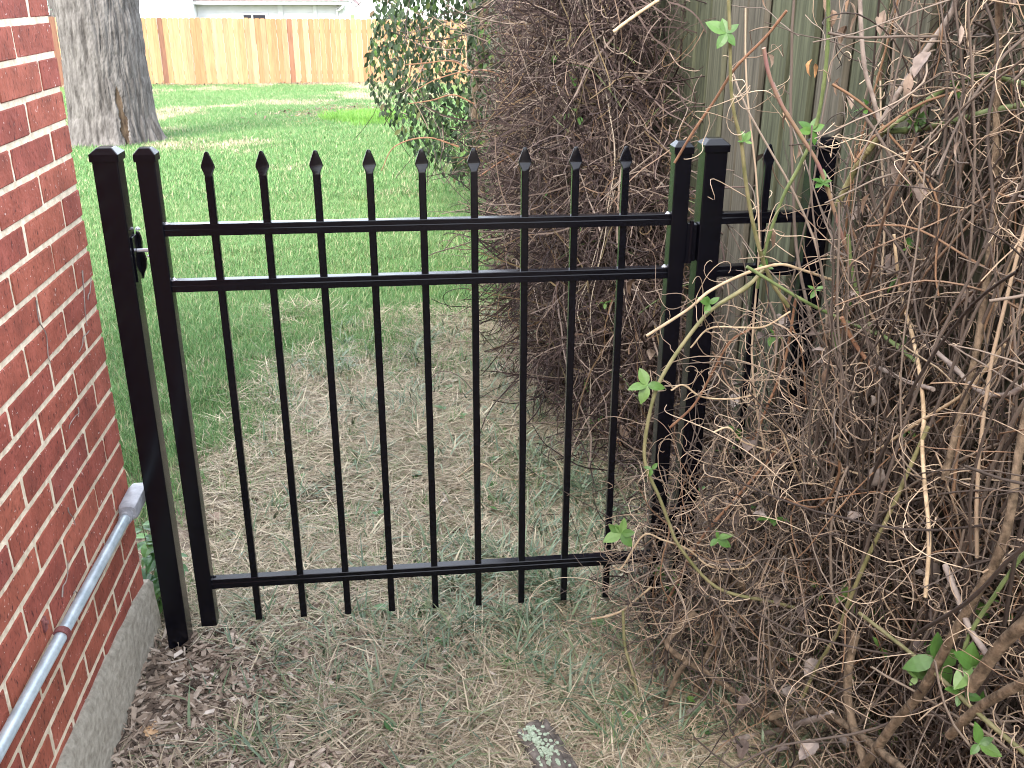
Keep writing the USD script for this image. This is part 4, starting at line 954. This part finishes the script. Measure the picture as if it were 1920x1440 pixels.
# single vines one can follow, each with its own shape
def deep(px, py, Y):
    """The point on the plane Y seen at a pixel, or the ground in front of it if that comes first, or the fence."""
    p = at(px, py, Y)
    d = p - CAM
    front = np.interp(py, [0, 500, 1000, 1440], [1.37, 1.34, 1.23, 1.18])
    if p[0] > front:
        p = CAM + d * ((front - CAM[0]) / d[0])
    if p[2] < float(gz(p[0], p[1])) + .012:
        p = ground_pt(px, py, .014)
    return p
def vine(label, pts, Y, r, mat, clusters=(), tend=0, name='vine', cate='vine', knots=.25, group=None):
    ys = np.linspace(Y[0], Y[1], len(pts)) if isinstance(Y, tuple) else np.full(len(pts), Y)
    P = np.array([deep(a, b, q) for (a, b), q in zip(pts, ys)]); base = P[len(P) // 2]
    t = thing(name, label, cate, base, group)
    sd_ = int(abs(pts[0][0] * 7 + pts[0][1])) % 1000; g = np.random.default_rng(sd_)
    C = spline(P, 60)
    obj('stem', tube(P, r, 8 if np.max(r) < .007 else 12, 60, knots, sd_), mat, t, smooth=60, base=base)
    if tend:
        ms = []
        kk = g.integers(4, 58, tend)
        for k in kk:
            d = g.normal(size=(1, 3)); L = g.uniform(.03, .09)
            s = strands(C[k][None], d, np.array([L]), 9, .35, 0, g); c2 = curls(s[:, -1], g, 1, (.02, .045))
            ms.append(tubes(np.concatenate([s, c2[:, 1:]], 1), np.linspace(.0011, .0006, 20)[None], 4))
        tag(obj('tendrils', cat(ms), 'tendril', t, smooth=True, base=base), kind='stuff')
    for (px, py, n, size) in clusters:
        q = deep(px, py, ys[np.argmin([math.hypot(px - a, py - b) for a, b in pts])] - .006)
        sc = np.dot(q - CAM, FW) / FPX; a0 = g.uniform(0, 6.28)
        for j in range(n):
            a = a0 + j * 2.4; L = size * sc * g.uniform(.5, 1.0)
            d = RT * math.cos(a) + UP * (math.sin(a) + .25) - FW * g.uniform(-.1, .5)
            obj('leaf', put(leaf(L, L * g.uniform(.48, .62), .15, g.uniform(.1, .6), 6), q, d, up=-FW + .5 * UP + .3 * g.normal(size=3)), 'young_leaf', t, base=base)
    return t

vine('long green and tan vine hanging from the top, just right of hinge post', ((1362, -60), (1366, 0), (1369, 80), (1370, 150), (1376, 210), (1390, 268), (1397, 330), (1408, 400), (1425, 470), (1448, 530), (1478, 575)), (-.34, -.22), [.0030, .0034, .0040, .0042], 'vine_olive', ((1362, 62, 5, 50), (1396, 265, 4, 26), (1438, 500, 3, 26)), 6)
vine('bright green vine hanging straight down from the top across second metal post', ((1553, -60), (1553, 0), (1552, 80), (1543, 170), (1526, 250), (1497, 315), (1470, 365), (1448, 425), (1432, 480), (1420, 540)), (-.38, -.20), .0036, 'vine_green', ((1522, 245, 5, 32),), 3)
vine('purple and green vine with a whorl of five round leaves at the second post', ((1432, 90), (1442, 140), (1462, 190), (1492, 240), (1530, 300), (1550, 350), (1575, 430), (1592, 480), (1606, 530), (1622, 570), (1650, 615)), (-.36, -.28), .0036, 'vine_purple', ((1543, 342, 5, 30),), 4)
vine('arching green vine that bows out over the gate hinge side to the ground', ((1432, 505), (1400, 538), (1335, 580), (1290, 632), (1252, 688), (1230, 732), (1215, 790), (1208, 850), (1216, 888), (1236, 932), (1256, 985), (1272, 1022), (1318, 1080), (1362, 1110), (1440, 1127), (1500, 1142)), (-.25, -.42), [.0046, .0042, .0036, .0042], 'vine_olive', ((1213, 722, 4, 40), (1330, 570, 4, 30), (1222, 880, 3, 18), (1165, 1000, 6, 42), (1345, 1010, 4, 34)), 6)
vine('straight tan cane poking out left in front of the hinge post', ((1212, 630), (1290, 580), (1332, 545), (1400, 512), (1460, 496), (1500, 505), (1560, 525)), (-.34, -.22), .0030, 'vine_tan', (), 4)
vine('thick green stem arching right from the knotted node at upper right', ((1655, 245), (1700, 215), (1760, 175), (1800, 152), (1850, 142), (1900, 150), (1960, 170)), -.42, .0058, 'vine_green', ((1795, 168, 6, 34),), 2)
vine('lower green stem running right from the knotted node at upper right', ((1655, 246), (1720, 242), (1800, 224), (1860, 208), (1960, 190)), -.40, .0056, 'vine_green', ((1718, 232, 7, 34),), 2)
vine('olive stem running down left from the knotted node at upper right', ((1657, 244), (1636, 272), (1612, 302), (1596, 332), (1570, 385)), (-.41, -.3), .0060, 'vine_olive')
vine('rust coloured cut cane ending above the gate hinge post', ((1475, 20), (1435, 70), (1380, 126), (1340, 188), (1298, 250), (1265, 305)), (-.3, -.14), .0028, 'vine_red', (), 3)
vine('pale grey cane rising steeply to the right above the knotted node', ((1655, 225), (1690, 165), (1727, 108), (1780, 30), (1800, -20)), (-.38, -.44), .0050, 'vine_grey')
vine('thin brown stem dropping from the top onto the knotted node', ((1612, -20), (1615, 60), (1622, 130), (1636, 180), (1650, 232)), -.40, .0040, 'vine_grey')
vine('long pale S shaped stem down the middle of the tangle', ((1676, 440), (1682, 500), (1690, 555), (1712, 635), (1726, 710), (1732, 780), (1729, 830), (1733, 900), (1742, 1010), (1735, 1120)), -.48, [.0030, .0036, .0034], 'vine_tan', (), 4)
vine('red brown stub leaning right into the twiggy fork', ((1578, 595), (1600, 640), (1628, 678), (1646, 698)), -.42, .0042, 'vine_red', (), 3)
vine('straight straw coloured cane slanting up right across the dead leaves', ((1640, 848), (1722, 792), (1802, 742), (1850, 690), (1884, 645)), -.52, .0028, 'vine_tan')
vine('grey stem sagging rightwards below the twiggy fork', ((1650, 690), (1700, 715), (1750, 730)), -.46, .0040, 'vine_grey')
vine('grey stem bending right at mid height near the picture edge', ((1750, 655), (1790, 690), (1822, 722), (1855, 740), (1900, 736), (1950, 700)), -.56, .0040, 'vine_grey', (), 3)
vine('olive tan cane leaning down left through the middle of the tangle', ((1740, 800), (1700, 890), (1676, 945), (1628, 1043), (1588, 1137), (1570, 1187), (1528, 1258), (1500, 1320)), (-.58, -.54), .0036, 'vine_olive', (), 3)
vine('reddish cane slanting from mid tangle down to the gate foot', ((1460, 840), (1392, 920), (1322, 1000), (1290, 1052), (1250, 1130)), (-.24, -.20), .0034, 'vine_red', (), 4)
vine('dark rust stem hanging behind second post and bending left', ((1492, 560), (1472, 674), (1438, 764), (1402, 850)), -.15, .0032, 'vine_red')
vine('rust stem crossing the hinge post in a long shallow bow', ((1408, 616), (1368, 642), (1337, 696), (1302, 758), (1256, 802)), (-.16, -.10), .0028, 'vine_red')
vine('upright green sucker at the lower middle edge of the tangle', ((1168, 1145), (1172, 1212), (1186, 1262), (1196, 1312), (1190, 1372), (1184, 1412)), (-.25, -.42), .0036, 'vine_olive', ((1188, 1360, 4, 30),))
vine('pale cut twig lying over the grass in front of the gate rail', ((1108, 1161), (1140, 1155), (1170, 1143), (1195, 1122), (1222, 1100)), -.22, .0026, 'vine_tan')
vine('long pale branching tendril reaching over the bottom gate rail', ((1150, 1062), (1166, 1064), (1206, 1004), (1242, 1012), (1290, 1030), (1332, 1062), (1390, 1066), (1418, 1045)), -.34, .0020, 'vine_tan', (), 8)
vine('pale kinked tendril crossing both metal posts at mid height', ((1258, 732), (1281, 722), (1316, 744), (1372, 748), (1416, 740)), -.20, .0021, 'vine_tan', (), 9)
vine('pale hooked tendril below the arching green vine', ((1295, 652), (1330, 616), (1386, 614), (1434, 612), (1482, 584)), -.24, .0020, 'vine_tan', (), 8)
vine('pale drooping tendril at knee height right of hinge post', ((1338, 810), (1366, 802), (1390, 826), (1420, 838), (1456, 848)), -.26, .0020, 'vine_tan', (), 7)
vine('long sagging pale tendril in the middle of the tangle', ((1442, 776), (1466, 810), (1490, 874), (1508, 905), (1553, 905), (1584, 884), (1608, 888)), -.36, .0020, 'vine_tan', (), 7)
vine('green shoot climbing the right picture edge with large fresh leaves', ((1796, 1275), (1817, 1193), (1868, 1112), (1920, 1037), (1960, 980)), -.62, .0030, 'vine_green', ((1822, 1250, 4, 62), (1800, 1300, 5, 40)), 3)
vine('olive stem slanting down right through the big fresh leaves', ((1612, 1150), (1722, 1236), (1775, 1282), (1842, 1345), (1930, 1420)), -.62, .0034, 'vine_olive', ((1752, 1235, 4, 66), (1720, 1270, 4, 40), (1835, 1395, 4, 44)), 4)
vine('grey stem slanting down right below the grey dead leaf', ((1772, 1060), (1800, 1130), (1818, 1178), (1858, 1238)), -.66, .0046, 'vine_grey', (), 3)
vine('thin green runner crossing the boards beside the second post', ((1400, 500), (1500, 560), (1570, 595), (1640, 625), (1690, 650)), -.33, .0034, 'vine_green', ((1530, 545, 3, 24),))
vine('long dark green vine dropping from mid fence behind the tangle', ((1590, 440), (1600, 520), (1625, 600), (1670, 640), (1720, 680)), -.36, .0038, 'vine_green')
wood = 'woody_vine'
vine('thick forked woody vine stem low at the gate foot', ((1302, 1148), (1270, 1180), (1252, 1212), (1292, 1242), (1332, 1266), (1382, 1300), (1424, 1332), (1490, 1375)), (-.30, -.5), .0072, 'woody', (), 0, wood, 'vine stem', .10)
vine('woody stem standing upright left of the lowest tangle', ((1362, 1162), (1326, 1230), (1306, 1290), (1290, 1340), (1278, 1402)), -.36, .0062, 'woody', (), 0, wood, 'vine stem', .10)
vine('grey woody runner curving out of the frame bottom', ((1185, 1455), (1200, 1400), (1240, 1350), (1252, 1310), (1272, 1262), (1292, 1238)), -.4, .0064, 'woody', (), 0, wood, 'vine stem', .10)
vine('pale woody runner lying along the lowest edge of the tangle', ((1215, 1435), (1262, 1410), (1330, 1400), (1400, 1382), (1442, 1374), (1560, 1338)), -.5, .0066, 'vine_grey', (), 0, wood, 'vine stem', .10)
vine('thickest brown woody stem arching beside the second post foot', ((1330, 1085), (1382, 1092), (1412, 1132), (1432, 1182), (1446, 1225), (1450, 1300)), (-.26, -.3), .0095, 'woody', (), 0, wood, 'vine stem', .10)
vine('furrowed woody stem bending down near the bottom middle right', ((1604, 1190), (1592, 1250), (1590, 1312), (1600, 1362), (1622, 1430)), -.58, .0078, 'woody', (), 0, wood, 'vine stem', .10)
vine('long thick woody stem climbing from the bottom to the right edge', ((1600, 1460), (1632, 1420), (1676, 1358), (1728, 1296), (1782, 1200), (1824, 1126), (1870, 1046), (1896, 955), (1912, 840), (1940, 700)), (-.62, -.72), [.0085, .0072, .0060], 'woody', (), 0, wood, 'vine stem', .10)
vine('stout dark stem crossing the fence at the right edge', ((1990, 1110), (1920, 1170), (1872, 1216), (1820, 1290)), -.72, .009, 'woody', (), 0, wood, 'vine stem', .10)
vine('dark stem lying low at the lower right corner', ((1990, 1250), (1920, 1280), (1834, 1328), (1780, 1380)), -.75, .007, 'woody', (), 0, wood, 'vine stem', .10)
vine('brown stem sweeping along the bottom right of the ground', ((1440, 1345), (1500, 1332), (1562, 1345), (1640, 1400), (1700, 1450)), -.6, .0072, 'woody', (), 0, wood, 'vine stem', .10)
vine('twin brown stems rising behind the tangle at the right', ((1770, 900), (1800, 780), (1830, 660), (1850, 520), (1862, 400), (1868, 240), (1872, 60), (1876, -60)), -.62, .0058, 'woody', (), 0, wood, 'vine stem', .10)
